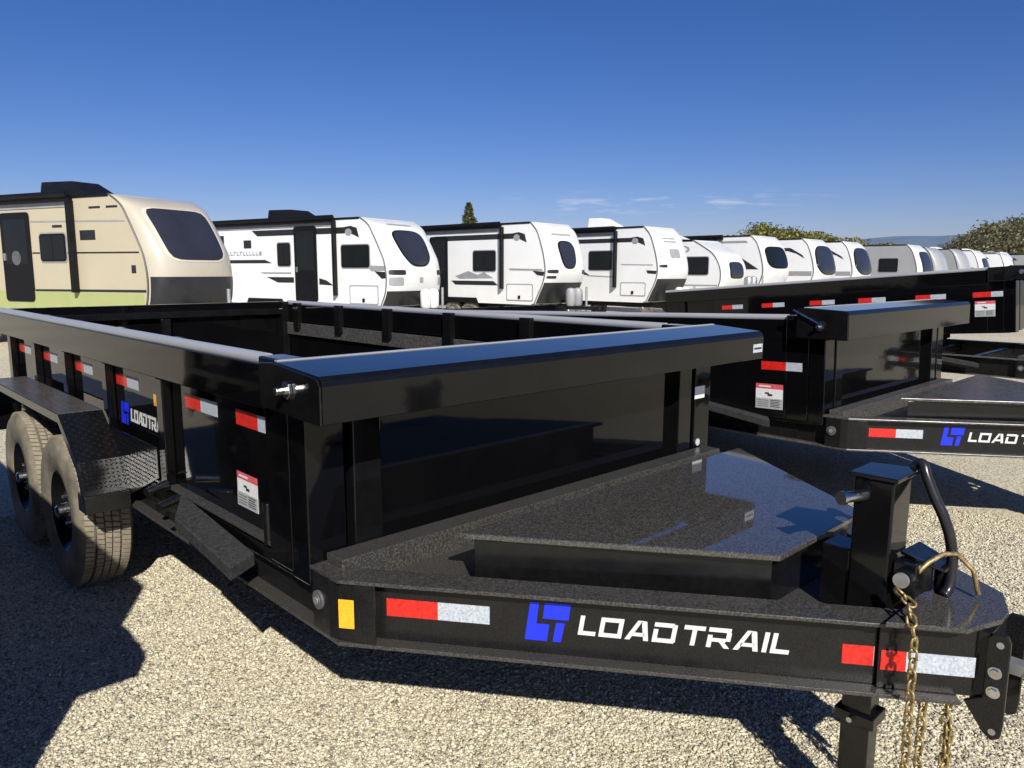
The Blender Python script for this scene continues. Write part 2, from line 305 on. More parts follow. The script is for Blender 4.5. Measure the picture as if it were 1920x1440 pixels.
# ------------------------------------------------------------------ dump trailer
W_ = 1.115; ZT = 1.339; KX, KY = 1.112, 0.39; TX, TY = 0.142, 1.733; Z0, Z1 = 0.509, 0.713; REAR = -4.08
HINGE = (REAR, 0.60)
def dump_trailer(dx, hood_top=ZT, hood_f=0.47, hood_b=0.20, full=True, tilt=0.0, style=1):
    root = empty('dump_trailer', (dx, 0, 0)); bed = []
    def P(mb, name, m, bevel=0.0025, b=False, parent=None, smooth=False, label=None):
        o = mb.build(name, m, parent or root, bevel, smooth, label)
        if b and parent is None: bed.append(o)
        return o
    near = [(KX, REAR), (KX, KY), (TX-.012, TY+.0166)]
    for path, sgn in ((near, 1), ([(-x, y) for x, y in near], -1)):
        mb = MB()
        for mi_, d0, d1, z0, z1 in ((1, 0, .100, Z1-.012, Z1), (0, .046, .054, Z0+.012, Z1-.012), (1, 0, .100, Z0, Z0+.012)):
            mb.mi = mi_; strip(mb, path, d0*sgn, d1*sgn, z0, z1)
        P(mb, 'frame_rail', ['frame', 'flange' if style == 1 else 'fender'])
        u = Vector((TX-KX, TY-KY)).normalized()
        pl = [(KX, .25), (KX, KY-.045), (KX-.012, KY-.008), (KX-.030, KY+.026), (KX+u.x*.115, KY+u.y*.115)]
        if sgn < 0: pl = [(-x, y) for x, y in pl]
        mb = MB(); strip(mb, pl, -.002*sgn, .006*sgn, Z0+.0125, Z1-.0125)
        P(mb, 'corner_plate', 'frame')
    # cross members under the bed and across the tongue
    for y in (-3.9, -3.3, -2.7, -2.1, -1.5, -.9, -.3):
        P(MB().box(-1.01, 1.01, y-.03, y+.03, .56, .66), 'crossmember', 'frame')
    P(MB().box(-1.06, 1.06, .245, .335, .64, .742), 'front_crossmember', 'flange' if style == 1 else 'fender')
    for y in (-2.0, -2.88):
        P(MB().cyl((-1.05, y, .39), (1.05, y, .39), .038, n=12), 'axle', 'frame', 0)
    P(MB().cyl((0, -2.6, .42), (0, .1, .60), .05, n=12), 'hydraulic_cylinder', 'frame', 0)
    # tongue deck and toolbox
    def xo(y): return KX+(TX-KX)*(y-KY)/(TY-KY)
    mb = MB(); mb.prism([(xo(.40)-.11, .337, .655), (xo(1.42)-.12, 1.42, .655), (-xo(1.42)+.12, 1.42, .655), (-xo(.40)+.11, .337, .655)], (0, 0, .008))
    P(mb, 'deck_plate', 'flange' if style == 1 else 'fender')
    a, b_, y1, y2 = .808, .281, .577, 1.323; i = .035
    mb = MB(); mb.prism([(a-.03, y1+i, .664), (b_-.025, y2-i, .664), (-b_+.025, y2-i, .664), (-a+.03, y1+i, .664)], (0, 0, .146))
    P(mb, 'toolbox_body', 'satin')
    mb = MB(); mb.prism([(a, y1, .8105), (b_, y2, .8105), (-b_, y2, .8105), (-a, y1, .8105)], (0, 0, .0185))
    P(mb, 'toolbox_lid', 'deck' if style == 1 else 'fender', .003)
    # tongue nose plate and end plates
    mb = MB(); mb.prism([(.265, 1.60, Z1+.001), (TX+.012, 1.757, Z1+.001), (.03, 1.80, Z1+.001), (-.03, 1.80, Z1+.001), (-TX-.012, 1.757, Z1+.001), (-.265, 1.60, Z1+.001)], (0, 0, .014))
    P(mb, 'nose_plate', 'nose')
    mb = MB(); strip(mb, [(TX-u.x*.175, TY-u.y*.175), (TX+u.x*.055, TY+u.y*.055)], .03, .036, Z0+.0125, Z1-.0125); P(mb, 'nose_side_plate', 'frame')
    P(MB().box(-.07, .07, 1.705, 1.7505, Z0+.01, Z1-.01), 'nose_block', 'frame')
    # jack: square post, top plate, crank stub, hydraulic motor, hose, drop leg
    jx0, jx1, jy0, jy1 = .005, .133, 1.448, 1.552
    P(MB().box(jx0, jx1, jy0, jy1, .47, 1.052), 'jack_post', 'black', .006)
    mb = MB(); mb.prism([(jx1+.008, jy0-.012, 1.0525), (jx1+.008, jy1+.010, 1.0525), (jx0-.045, jy1+.010, 1.0525), (jx0-.01, jy0-.012, 1.0525)], (0, 0, .012))
    P(mb, 'jack_top_plate', 'black')
    P(MB().cyl((.13, 1.478, 1.005), (.205, 1.452, 1.006), .015, n=16).cyl((.205, 1.452, 1.006), (.216, 1.448, 1.006), .019, n=16), 'crank_stub', 'chrome', 0, smooth='auto')
    P(MB().box(.025, .126, 1.368, 1.447, .47, .84), 'jack_housing', 'black', .004)
    mb = MB().box(.035, .105, 1.335+.11, 1.335+.19, .012, .468); P(mb, 'drop_leg', 'satin', .004)
    P(MB().box(-.06, .20, 1.40, 1.60, 0.0, .012), 'jack_foot', 'satin', .003)
    P(MB().box(.022, .118, 1.43, 1.54, .33, .365), 'leg_collar', 'satin', .004)
    P(MB().cyl((.118, 1.48, .348), (.134, 1.48, .348), .008, n=10), 'pin', 'chrome', 0)
    mb = MB().box(.05, .112, 1.557, 1.615, .745, .835).cyl((.112, 1.59, .80), (.136, 1.59, .80), .026, n=16)
    mb.prism([(-.09, 1.555, .83), (.06, 1.555, .84), (.075, 1.60, .835), (.01, 1.655, .80), (-.09, 1.66, .79)], (0, 0, .010)).cyl((.02, 1.60, .745), (.02, 1.60, .83), .028, n=14).cyl((-.05, 1.63, .73), (-.05, 1.63, .80), .018, n=12)
    P(mb, 'pump_block', 'satin', .003)
    P(MB().cyl((.140, 1.59, .80), (.150, 1.59, .80), .020, n=16), 'pump_cap', 'metal', 0)
    hose = [(-.035, 1.52, 1.03), (-.05, 1.54, 1.065), (-.045, 1.56, 1.075), (-.035, 1.575, 1.045), (-.035, 1.60, .99), (-.04, 1.625, .94), (-.045, 1.645, .88), (-.045, 1.655, .81), (-.03, 1.655, .75), (-.01, 1.65, .73)]
    pts = []
    for k_ in range(len(hose)-1):
        p0, p1, p2, p3 = (Vector(hose[max(k_-1, 0)]), Vector(hose[k_]), Vector(hose[k_+1]), Vector(hose[min(k_+2, len(hose)-1)]))
        for q in range(4):
            t = q/4; pts.append(.5*((2*p1)+(-p0+p2)*t+(2*p0-5*p1+4*p2-p3)*t*t+(-p0+3*p1-3*p2+p3)*t**3))
    pts.append(Vector(hose[-1]))
    P(MB().tube(pts, .0145, 12), 'hydraulic_hose', 'hose', 0, smooth=True)
    # coupler: two drilled cheek plates with bolts, and the ring behind
    for sx_ in (1, -1):
        mb = MB(); x0 = .074*sx_
        mb.prism([(x0, 1.742, .505), (x0, 1.792, .435), (x0, 1.812, .422), (x0, 1.830, .435), (x0, 1.834, .47), (x0, 1.834, .69), (x0, 1.826, .708), (x0, 1.796, .708), (x0, 1.783, .69), (x0, 1.783, .53)], (.012*sx_, 0, 0))
        P(mb, 'coupler_plate', 'frame', .003)
        for z_, r_ in ((.605, .0155), (.553, .0155)):
            P(MB().cyl((.086*sx_, 1.806, z_), (.094*sx_, 1.806, z_), r_*.75, n=6).cyl((.086*sx_, 1.806, z_), (.089*sx_, 1.806, z_), r_*1.05, n=18), 'bolt', 'chrome', .001)
        for z_ in (.680, .447):
            P(MB().cyl((.0855*sx_, 1.812, z_), (.088*sx_, 1.812, z_), .0085, n=14), 'bolt', 'metal', 0)
    P(MB().box(-.073, .073, 1.752, 1.79, .475, .70), 'coupler_channel', 'frame', .003)
    mb = MB(); ring = [(.0+.036*math.cos(q*math.pi/10), 1.905+.042*math.sin(q*math.pi/10), .60) for q in range(21)]
    mb.tube(ring, .011, 10).box(-.02, .02, 1.80, 1.868, .585, .615); P(mb, 'coupler_ring', 'metal', 0, smooth='auto')
    # tapes, emblem and lettering on the near tongue rail web
    n_ = Vector((-u.y, u.x, 0))*-1; u3 = Vector((u.x, u.y, 0))
    n_ = Vector((u.y, -u.x, 0)); base = Vector((KX, KY, 0))-n_*.0455
    def webpt(s_0, z_, ins=0.0):
        return lambda a_, b2, c2: tuple(base+u3*(s_0+a_)+n_*(ins+c2)+Vector((0, 0, z_+b2)))
    def tape(f, L1, L2, h, nm='reflective_tape'):
        mb = MB(); d = Vector(f(0, 0, .001))-Vector(f(0, 0, 0))
        mb.mi = 0; mb.prism([f(0, 0, 0), f(L1, 0, 0), f(L1, h, 0), f(0, h, 0)], d)
        mb.mi = 1; mb.prism([f(L1+.001, 0, 0), f(L1+L2, 0, 0), f(L1+L2, h, 0), f(L1+.001, h, 0)], d)
        return mb
    P(tape(webpt(.134, .595), .154, .155, .054), 'reflective_tape', ['red', 'tape'], 0)
    f = webpt(1.397, .5735); P(tape(f, .078, .0, .054), 'reflective_tape', ['red', 'tape'], 0)
    f = webpt(1.488, .5745, .0175); P(tape(f, .060, .165, .054), 'reflective_tape', ['red', 'tape'], 0)
    P(emblem(webpt(.545, .5605), .115), 'emblem', 'blue', 0)
    mb, w = letters(webpt(.698, .5895), 'LOAD TRAIL', .0575); 
    sc_ = .575/w
    mb, w = letters(lambda a_, b2, c2: webpt(.696, .5885)(a_*sc_, b2-.008*a_*sc_, c2), 'LOAD TRAIL', .0575)
    P(mb, 'lettering', 'vinyl', 0)
    if style == 1: P(tape(lambda a_, b2, c2: (tuple(Vector((KX, KY, 0))-n_*(-.0022)+u3*(.004+a_)+n_*c2+Vector((0, 0, .568+b2)))), .046, 0, .088), 'amber_reflector_and_glint', ['amber', 'amber'], 0)
    P(MB().cyl((KX+.002, .290, .622), (KX+.010, .290, .622), .029, n=24).cyl((KX+.010, .290, .622), (KX+.014, .290, .622), .019, n=24), 'marker_light', 'trim', .001)
    P(MB().cyl((KX+.0142, .290, .622), (KX+.0165, .290, .622), .012, n=18), 'lens', 'metal', 0)
    # running step beside the frame
    mb = MB(); mb.prism([(1.12, -.77, .722), (1.12, -.18, .690), (1.12, -.10, .640), (1.235, -.055, .640), (1.235, -.53, .704)][0:1]+[(1.235, -.53, .706), (1.235, -.06, .650), (1.12, -.13, .652)], (0, 0, -.045))
    P(mb, 'step', 'step', .004)
    P(MB().cyl((1.13, -.90, .735), (1.22, -.87, .722), .017, n=14), 'hinge_pin', 'chrome', 0, smooth='auto')
    P(MB().cyl((1.13, -.78, .700), (1.22, -.74, .690), .017, n=14), 'hinge_pin', 'chrome', 0, smooth='auto')
    if style == 1: P(MB().cyl((1.10, -.055, .70), (1.10, -.055, .84), .017, n=14).box(1.07, 1.10, -.07, -.04, .80, .82), 'bed_guide', 'satin', .001)
    # fenders both sides
    for s in (1, -1):
        xi, xo_ = 1.118*s, 1.305*s
        prof = [(-3.62, .56), (-3.56, .74), (-3.36, .925), (-1.76, .925), (-1.50, .74), (-1.43, .60)]
        mb = MB(); vs = []; t_ = .005
        for (y, z) in prof: vs += [(xi, y, z), (xo_, y, z)]
        for (y, z) in prof:
            k_ = 0.0 if y < -2.6 else 0
            vs += [(xi, y, z-t_), (xo_, y, z-t_)]
        m_ = len(prof); fs = []
        for q in range(m_-1):
            fs += [(2*q, 2*q+1, 2*q+3, 2*q+2), (2*m_+2*q, 2*m_+2*q+2, 2*m_+2*q+3, 2*m_+2*q+1), (2*q+1, 2*m_+2*q+1, 2*m_+2*q+3, 2*q+3), (2*q, 2*q+2, 2*m_+2*q+2, 2*m_+2*q)]
        mb.add(vs, fs); fen = P(mb, 'fender', 'satin', 0); P(MB().box(xi, xo_, -3.352, -1.768, .9255, .929), 'fender_top', 'fender', 0, parent=fen)
        mb = MB(); lip = [(y, z) for y, z in prof]+[(y, z-.035) for y, z in prof[::-1]]
        mb.prism([(xo_, y, z) for y, z in prof]+[(xo_, y*0.985-.036 if y > -2.6 else y+.04, z-.04) for y, z in prof[::-1]], (.006*s, 0, 0)); P(mb, 'fender_lip', 'satin', 0, parent=fen)
        P(MB().box(xi, xo_+.004*s, -1.53, -1.415, .515, .597), 'fender_bracket', 'frame', .003)
        # raised tread plate lozenges on the front slope
        mb = MB(); rnd = random.Random(5)
        segs = [((-1.76, .925), (-1.50, .74)), ((-1.50, .74), (-1.43, .60))]
        for (ya, za), (yb, zb) in segs:
            L = math.hypot(yb-ya, zb-za); uy, uz = (yb-ya)/L, (zb-za)/L; ny, nz = -uz, uy
            if nz < 0: ny, nz = -ny, -nz
            rows = int(L/.020)
            for q in range(rows):
                for w2 in range(9):
                    al = (q+.5)*.020; xx = min(xi, xo_)+.011+w2*.0205+(q % 2)*.0
                    sg = 1 if (q+w2) % 2 else -1
                    du, dv = (.0075, .0055*sg), (.0022, -.0026*sg)
                    ce = Vector((xx, ya+uy*al, za+uz*al)); ax = Vector((1, 0, 0)); ay = Vector((0, uy, uz)); nn = Vector((0, ny, nz))
                    mb.add([ce+ax*du[0]+ay*du[1], ce+ax*dv[0]+ay*dv[1], ce-ax*du[0]-ay*du[1], ce-ax*dv[0]-ay*dv[1], ce+nn*.0035],
                           [(0, 1, 4), (1, 2, 4), (2, 3, 4), (3, 0, 4)])
        tag(P(mb, 'tread_plate', 'satin', 0, parent=fen), kind='stuff')
        # guard plate on the box side ahead of the fender
        mb = MB(); x_ = 1.1125*s; mb.prism([(x_, -1.75, .86), (x_, -1.03, .86), (x_, -1.03, .73), (x_, -1.43, .57), (x_, -1.75, .57)], (.005*s, 0, 0)); gd = P(mb, 'guard_plate', 'satin', 0)
        mb = MB()
        for q in range(14):
            for w2 in range(34):
                y = -1.735+w2*.0205; z = .58+q*.0205
                if z > .845 or (y > -1.43 and z < .58+(y+1.43)*.40): continue
                sg = 1 if (q+w2) % 2 else -1; ce = Vector((x_+.005*s, y, z))
                mb.add([ce+Vector((0, .0075, .0055*sg)), ce+Vector((0, .0022, -.0026*sg)), ce-Vector((0, .0075, .0055*sg)), ce-Vector((0, .0022, -.0026*sg)), ce+Vector((.0035*s, 0, 0))], [(0, 1, 4), (1, 2, 4), (2, 3, 4), (3, 0, 4)])
        tag(P(mb, 'tread_plate', 'satin', 0, parent=gd), kind='stuff')
        for y in (-2.0, -2.88): wheel(root, s, y)
    # ---- bed
    P(MB().box(-1.06, 1.06, REAR, .18, .665, .70), 'bed_floor', 'satin', b=True)
    for s in (1, -1):
        P(MB().box(1.055*s, 1.072*s, REAR, -.02, .69, 1.160), 'side_wall', 'side', b=True)
        if not (style == 2 and s < 0): P(MB().box(1.045*s, W_*s, REAR, -.02, 1.1605, 1.306), 'top_band', 'side', .004, b=True)
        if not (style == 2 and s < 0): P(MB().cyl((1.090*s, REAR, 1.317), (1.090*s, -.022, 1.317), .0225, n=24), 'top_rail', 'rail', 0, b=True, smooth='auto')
        P(MB().box(1.030*s, 1.0445*s, REAR+.05, .10, 1.045, 1.150), 'inner_ledge', 'fender', b=True)
        P(MB().box(.985*s, 1.105*s, REAR, .18, .6405, .690), 'bottom_rail', 'side', b=True)
        for y in (-.98, -1.72, -2.44, -3.12, -3.80):
            P(MB().box(1.0725*s, 1.112*s, y-.035, y+.035, .691, 1.1595), 'stake', 'side', .004, b=True)
            if not (style == 2 and s < 0): P(MB().box(1.005*s, 1.0445*s, y-.045, y+.045, 1.10, 1.325), 'inner_tie_post', 'satin', .004, b=True)
        mb = MB(); mb.prism([(1.035*s, -.019, .66), (1.035*s, .13, .66), (W_*s, .13, .66), (W_*s, -.019, .66)], (0, 0, .525))
        P(mb, 'front_side_panel', 'side', .004, b=True)
        mb = MB(); mb.prism([(1.04*s, -.019, 1.186), (1.04*s, .20, 1.186), (1.128*s, .20, 1.186), (1.128*s, -.019, 1.186)], (0, 0, .148))
        P(mb, 'hood_arm', 'satin', .006, b=True)
        P(MB().box(.98*s, W_*s, .131, .235, .645, 1.185), 'corner_post', 'side', .006, b=True)
        P(MB().box(.845*s, .95*s, .171, .235, .66, 1.185), 'inner_post', 'black', .005, b=True)
        P(MB().box(.99*s, 1.05*s, REAR, REAR+.08, .70, ZT-.01), 'rear_post', 'satin', .004, b=True)
        for q, (y0, nr) in enumerate(((-.33, .2), (-.80, .155), (-1.66, .155), (-2.36, .155), (-3.05, .155), (-3.7, .155))):
            zz = 1.062 if style == 1 else (.975 if style == 2 else 1.025)
            if style == 2 and q == 0: y0 = -.19
            if style == 3: y0 = (-.16, -.73, -1.36, -1.95, -2.59, -3.17)[q]
            x_ = (1.0725 if style == 1 else 1.1165)*s
            if style == 1 or (style == 2 and q == 0) or style == 3:
                P(tape(lambda a_, b2, c2: (x_+c2*s, y0+a_, zz+b2), nr if q else .17, .155 if q else .11, .055), 'reflective_tape', ['red', 'tape'], 0, b=True)
        if style == 1:
            P(tape(lambda a_, b2, c2: (1.073*s+c2*s, -1.16+a_, 1.02+b2), .07, 0, .05), 'amber_reflector_and_glint', ['amber', 'amber'], 0, b=True)  # amber rectangle put in for an orange reflection in the wall paint
    if style != 1:
        for s in (1, -1): P(MB().box(1.073*s, 1.1155*s, -1.0 if style == 2 else -3.3, -.0195, .66, 1.160), 'outer_side_panel', 'side', .004, b=True)
    mb = MB().box(-.95, .95, .170, .190, .66, ZT-.02); P(mb, 'front_wall', 'side', .002, b=True)
    P(MB().box(-1.04, 1.04, REAR-.04, REAR-.001, .66, ZT-.01), 'tailgate', 'side', .004, b=True)
    P(MB().box(-1.04, 1.04, REAR+.001, REAR+.05, 1.22, 1.27), 'tailgate_rib', 'satin', .004, b=True)
    P(MB().box(-.035, .035, REAR+.001, REAR+.06, .70, 1.215), 'tailgate_rib', 'satin', .004, b=True)
    # hood: folded tarp shroud across the front
    hz = hood_top; hb = hz-.023
    pr = [(hood_b, hz), (hood_f-.02, hb+.004), (hood_f-.004, hb-.006), (hood_f, hb-.022), (hood_f, 1.190), (hood_f-.006, 1.190), (hood_f-.006, hb-.030), (hood_b, hz-.010)]
    mb = MB(); mb.prism([(-1.183, y, z) for y, z in pr], (2.366, 0, 0)); P(mb, 'hood', 'black', .002, b=True)
    P(MB().box(-1.175, 1.175, hood_b-.012, hood_b+.006, hz-.004, hz+.003), 'hood_edge_highlight', 'rail', .001, b=True)  # pale strip added as the bright highlight along the hood edge
    for s in (1, -1):
        mb = MB(); ye = .12 if style == 1 else hood_b-.05
        pe = [(ye, 1.20), (ye, hz-.008), (hood_b, hz-.002), (hood_f-.018, hb), (hood_f-.002, hb-.022), (hood_f-.002, 1.188), (hood_f-.05, 1.188)]
        mb.prism([(1.1835*s, y, z) for y, z in pe], (.008*s, 0, 0)); P(mb, 'hood_end_plate', 'satin', .003, b=True)
        P(MB().cyl((1.192*s, hood_b+.10, 1.268), (1.232*s, hood_b+.10, 1.268), .011, n=10).cyl((1.192*s, hood_b+.10, 1.268), (1.202*s, hood_b+.10, 1.268), .026, n=6), 'bolt', 'chrome', .001, b=True)
    # labels
    def card(f, w2, h2, nm='warning_decal'):
        mb = MB(); d = Vector(f(0, 0, .001))-Vector(f(0, 0, 0)); d2 = d*.6
        def q(mi, a0, a1, b0, b1, lift=1): mb.mi = mi; o_ = Vector(f(0, 0, .0004*lift))-Vector(f(0, 0, 0)); mb.prism([Vector(f(x_*w2, z_*h2, 0))+o_*(1 if lift > 1 else 0)+(d if lift > 1 else Vector((0, 0, 0))) for x_, z_ in ((a0, b0), (a1, b0), (a1, b1), (a0, b1))], d if lift == 1 else d2)
        q(0, 0, 1, 0, .80); q(1, 0, 1, .801, 1.0); q(2, 0, 1, 0.0, .42, 2)
        q(3, .35, .50, .60, .66, 3); q(3, .45, .62, .52, .60, 3); q(0, .12, .55, .87, .93, 3)
        for k_ in range(5): q(3, .55, .92-.05*(k_ % 2), .08+.065*k_, .11+.065*k_, 3)
        for k_ in range(4): q(3, .06, .48, .08+.08*k_, .10+.08*k_, 3)
        return mb
    if style == 1: P(card(lambda a_, b2, c2: (W_+.002+c2, -.10+a_, .765+b2) if False else (1.0728+c2, -.345+a_, .765+b2), .16, .115+.01), 'warning_decal', ['paper', 'pink', 'grey', 'ink'], 0, b=True)
    elif style == 2:
        P(card(lambda a_, b2, c2: (1.1157+c2, -.225+a_, .715+b2), .19, .165), 'warning_decal', ['paper', 'pink', 'grey', 'ink'], 0, b=True)
        P(MB().box(1.116, 1.118, .03, .16, 1.235, 1.275), 'side_label', 'paper', 0, b=True)
        P(MB().cyl((1.20, .06, 1.37), (1.20, .24, 1.28), .008, n=8).cyl((1.185, .24, 1.28), (1.21, .24, 1.28), .022, n=10), 'tarp_crank', 'chrome', 0, b=True)
    else:
        P(card(lambda a_, b2, c2: (1.1157+c2, -.14+a_, .82+b2), .19, .165), 'warning_decal', ['paper', 'pink', 'grey', 'ink'], 0, b=True)
    if style == 1:
        x_ = 1.0735
        P(emblem(lambda a_, b2, c2: (x_+c2, -1.62+a_, .880+b2), .105), 'emblem', 'blue', 0, b=True)
        mb, w = letters(lambda a_, b2, c2: (x_+c2, -1.48+a_*.74, .905+b2), 'LOAD TRAIL', .06); P(mb, 'lettering', 'vinyl', 0, b=True)
        P(MB().box(-1.06, -.975, .2355, .2375, .985, 1.045), 'side_label', 'paper', 0, b=True)
        P(MB().cyl((-1.015, .2355, .765), (-1.015, .2385, .765), .018, n=18), 'round_reflector', 'tape', 0, b=True)
        P(MB().box(-1.175, -1.09, .4705, .472, 1.222, 1.262), 'side_label', 'tape', 0, b=True)
        P(MB().box(-1.165, -1.098, .4725, .473, 1.237, 1.246), 'side_label', 'dkgrey', 0, b=True)
    if style == 2:
        Tm = Matrix.Translation((0, .2, .64)) @ Matrix.Rotation(R(1.7), 4, 'X') @ Matrix.Translation((0, -.2, -.64))
        for o in bed: o.matrix_local = Tm
    if tilt:
        Tm = Matrix.Translation((0, HINGE[0], HINGE[1])) @ Matrix.Rotation(tilt, 4, 'X') @ Matrix.Translation((0, -HINGE[0], -HINGE[1]))
        for o in bed: o.matrix_local = Tm
    return root
WHEEL = {}
def wheel(root, s, y):
    c = (0, 0, 0)
    if not WHEEL:
        rp = [(.04, .075), (.095, .078), (.115, .045), (.165, .040), (.185, .075), (.205, .095), (.212, .108), (.205, -.10), (.19, -.10)]
        mb = MB().lathe(rp, c, 'x', 36)
        for q in range(8):
            t = q*math.pi/4+.2; mb.cyl((.04, .14*math.cos(t), .14*math.sin(t)), (.052, .14*math.cos(t), .14*math.sin(t)), .02, n=10)
        a = mb.build('wheel', 'satin', None, 0, 'auto')
        tp = [(.207, -.105), (.225, -.118), (.30, -.124), (.355, -.118), (.378, -.100), (.3795, -.055), (.372, -.052), (.372, -.044), (.3805, -.040), (.381, .0), (.3805, .040), (.372, .044), (.372, .052), (.3795, .055), (.378, .100), (.355, .118), (.30, .124), (.225, .118), (.207, .105)]
        b = MB().lathe(tp, c, 'x', 56).build('tyre', ['sidewall'], None, 0, 'auto')
        mb = MB()
        for x0, x1 in ((-.100, -.062), (-.050, -.020), (-.013, .013), (.020, .050), (.062, .100)):
            nb = 88
            for q in range(nb):
                t0 = 2*math.pi*(q+.10+(0.25 if abs(x0) < .05 else 0))/nb; t1 = t0+2*math.pi*.78/nb; vs = []
                for r_ in (.375, .391-(.006 if abs(x0+x1) > .12 else 0)):
                    for xx, tt in ((x0, t0), (x1, t0+.02), (x1, t1+.02), (x0, t1)): vs.append((xx, r_*math.cos(tt), r_*math.sin(tt)))
                mb.add(vs, [(4, 5, 6, 7), (0, 1, 5, 4), (1, 2, 6, 5), (2, 3, 7, 6), (3, 0, 4, 7)])
        d = mb.build('tread', 'rubber', None, 0); tag(d, kind='stuff')
        e_ = MB().lathe([(.0, .135), (.022, .134), (.032, .125), (.036, .078)], c, 'x', 20).build('hub_cap', 'chrome', None, 0, 'auto')
        nuts = MB()
        for q in range(8):
            t = q*math.pi/4; nuts.cyl((.076, .075*math.cos(t), .075*math.sin(t)), (.092, .075*math.cos(t), .075*math.sin(t)), .010, n=6)
        f_ = nuts.build('lug_nuts', 'chrome', None, 0)
        WHEEL['p'] = [a, b, d, e_, f_]; first = True
    else: first = False
    ps = WHEEL['p'] if first else [o.copy() for o in WHEEL['p']]
    if not first:
        for o in ps: C.objects.link(o)
    ps[0].parent = root; ps[0].location = (1.170*s, y, .392)
    ps[0].rotation_euler = (0.3+y, 0, 0 if s > 0 else math.pi)
    for o in ps[1:]: o.parent = ps[0]

trailers = 'black dump trailers parked side by side'
t1 = dump_trailer(0); tag(t1, 'nearest black dump trailer, its tongue with toolbox and jack filling the foreground', 'trailer', trailers)
t2 = dump_trailer(-3.57, hood_top=1.385, hood_f=.40, hood_b=.13, style=2); tag(t2, 'second black dump trailer, directly beyond the nearest one, tall folded hood at its front', 'trailer', trailers)
t3 = dump_trailer(-8.12, style=3, tilt=R(4.6)); tag(t3, 'farthest black dump trailer, bed tipped slightly up, row of red and white tapes', 'trailer', trailers)
t0 = dump_trailer(3.37); t0.location.y = .19
for s_1 in (1, -1):
    for z_1 in (1.35, 1.545): MB().box(1.06*s_1, 1.115*s_1, -4.07, .25, z_1, z_1+.19).build('side_board', 'side', t0); tag(t0, 'black dump trailer left of the camera that throws its shadow on the gravel', 'trailer', trailers)

# ------------------------------------------------------------------ chains on the nearest trailer
def link_mesh():
    L, w, r = .0165, .0098, .0036; pts = []
    for q in range(7): t = math.pi*q/6; pts.append((math.cos(t)*w, 0, L*.55+math.sin(t)*w))
    for q in range(7): t = math.pi+math.pi*q/6; pts.append((math.cos(t)*w, 0, -L*.55+math.sin(t)*w))
    pts.append(pts[0]); return MB().tube(pts, r, 8)
LINK = None
def chain(pts, label):
    global LINK
    pts = [Vector(p) for p in pts]; root = empty('safety_chain', pts[0]); tag(root, label, 'chain', 'gold chains hanging from the tongue')
    pitch = .0285; d = [0]
    for a, b in zip(pts, pts[1:]): d.append(d[-1]+(b-a).length)
    n = int(d[-1]/pitch)
    for q in range(n+1):
        s = q*pitch; k_ = max(i for i in range(len(pts)-1) if d[i] <= s+1e-9); a, b = pts[k_], pts[k_+1]; t = (s-d[k_])/(b-a).length
        p = a.lerp(b, t); u_ = (b-a).normalized()
        if LINK is None: o = link_mesh().build('chain_link', 'gold', root, 0, True); LINK = o
        else: o = LINK.copy(); C.objects.link(o); o.parent = root
        o.location = p-root.location
        o.rotation_euler = (u_.to_track_quat('Z', 'X') @ Matrix.Rotation(R(90*(q % 2)+20), 3, 'Z').to_quaternion()).to_euler()
    return root
chain([(.175, 1.60, .775), (.185, 1.625, .765), (.228, 1.648, .735), (.240, 1.662, .69), (.240, 1.664, .40), (.242, 1.664, .12), (.25, 1.66, .02), (.27, 1.68, .012)], 'gold safety chain hanging over the red tape at the tongue tip')
chain([(.12, 1.66, .50), (.122, 1.66, .34), (.118, 1.66, .16), (.12, 1.66, .03)], 'gold safety chain hanging under the tongue just right of the drop leg')
chain([(.055, 1.70, .50), (.06, 1.705, .30), (.04, 1.705, .22), (.055, 1.71, .40)], 'gold safety chain looped below the coupler plate, rightmost of the three')
mb = MB(); arc = [(.10, 1.60, .795), (.06, 1.625, .835), (.01, 1.645, .852), (-.04, 1.665, .845), (-.07, 1.70, .80), (-.06, 1.72, .74)]
mb.tube(arc, .0065, 8)
tag(mb.build('breakaway_cable', 'gold', None, 0, True), 'short yellow cable curling over the nose of the tongue', 'cable')

# ------------------------------------------------------------------ camper trailers
def rv_part(mb, name, m, par, bevel=0, smooth=False): return mb.build(name, m, par, bevel, smooth)
SEAM = {'a': [(0, 3.05), (.30, 2.86), (.49, 2.57), (.72, 2.15), (.85, 1.86), (.92, 1.44), (.87, 1.01), (.70, .66)],
        'b': [(0, 3.05), (.25, 2.80), (.40, 2.45), (.52, 2.05), (.58, 1.62), (.48, 1.25), (.33, .97), (.17, .66)],
        'c': [(0, 2.75), (.45, 2.50), (.80, 2.28), (1.02, 2.0), (1.14, 1.70), (1.16, 1.40), (1.12, 1.20), (1.05, 1.02)]}
def prof_eval(S, v):
    v = max(0, min(len(S)-1.0001, v)); k_ = int(v); t = v-k_
    p0, p1, p2, p3 = S[max(k_-1, 0)], S[k_], S[k_+1], S[min(k_+2, len(S)-1)]
    return tuple(.5*((2*p1[i])+(-p0[i]+p2[i])*t+(2*p0[i]-5*p1[i]+4*p2[i]-p3[i])*t*t+(-p0[i]+3*p1[i]-3*p2[i]+p3[i])*t**3) for i in (0, 1))
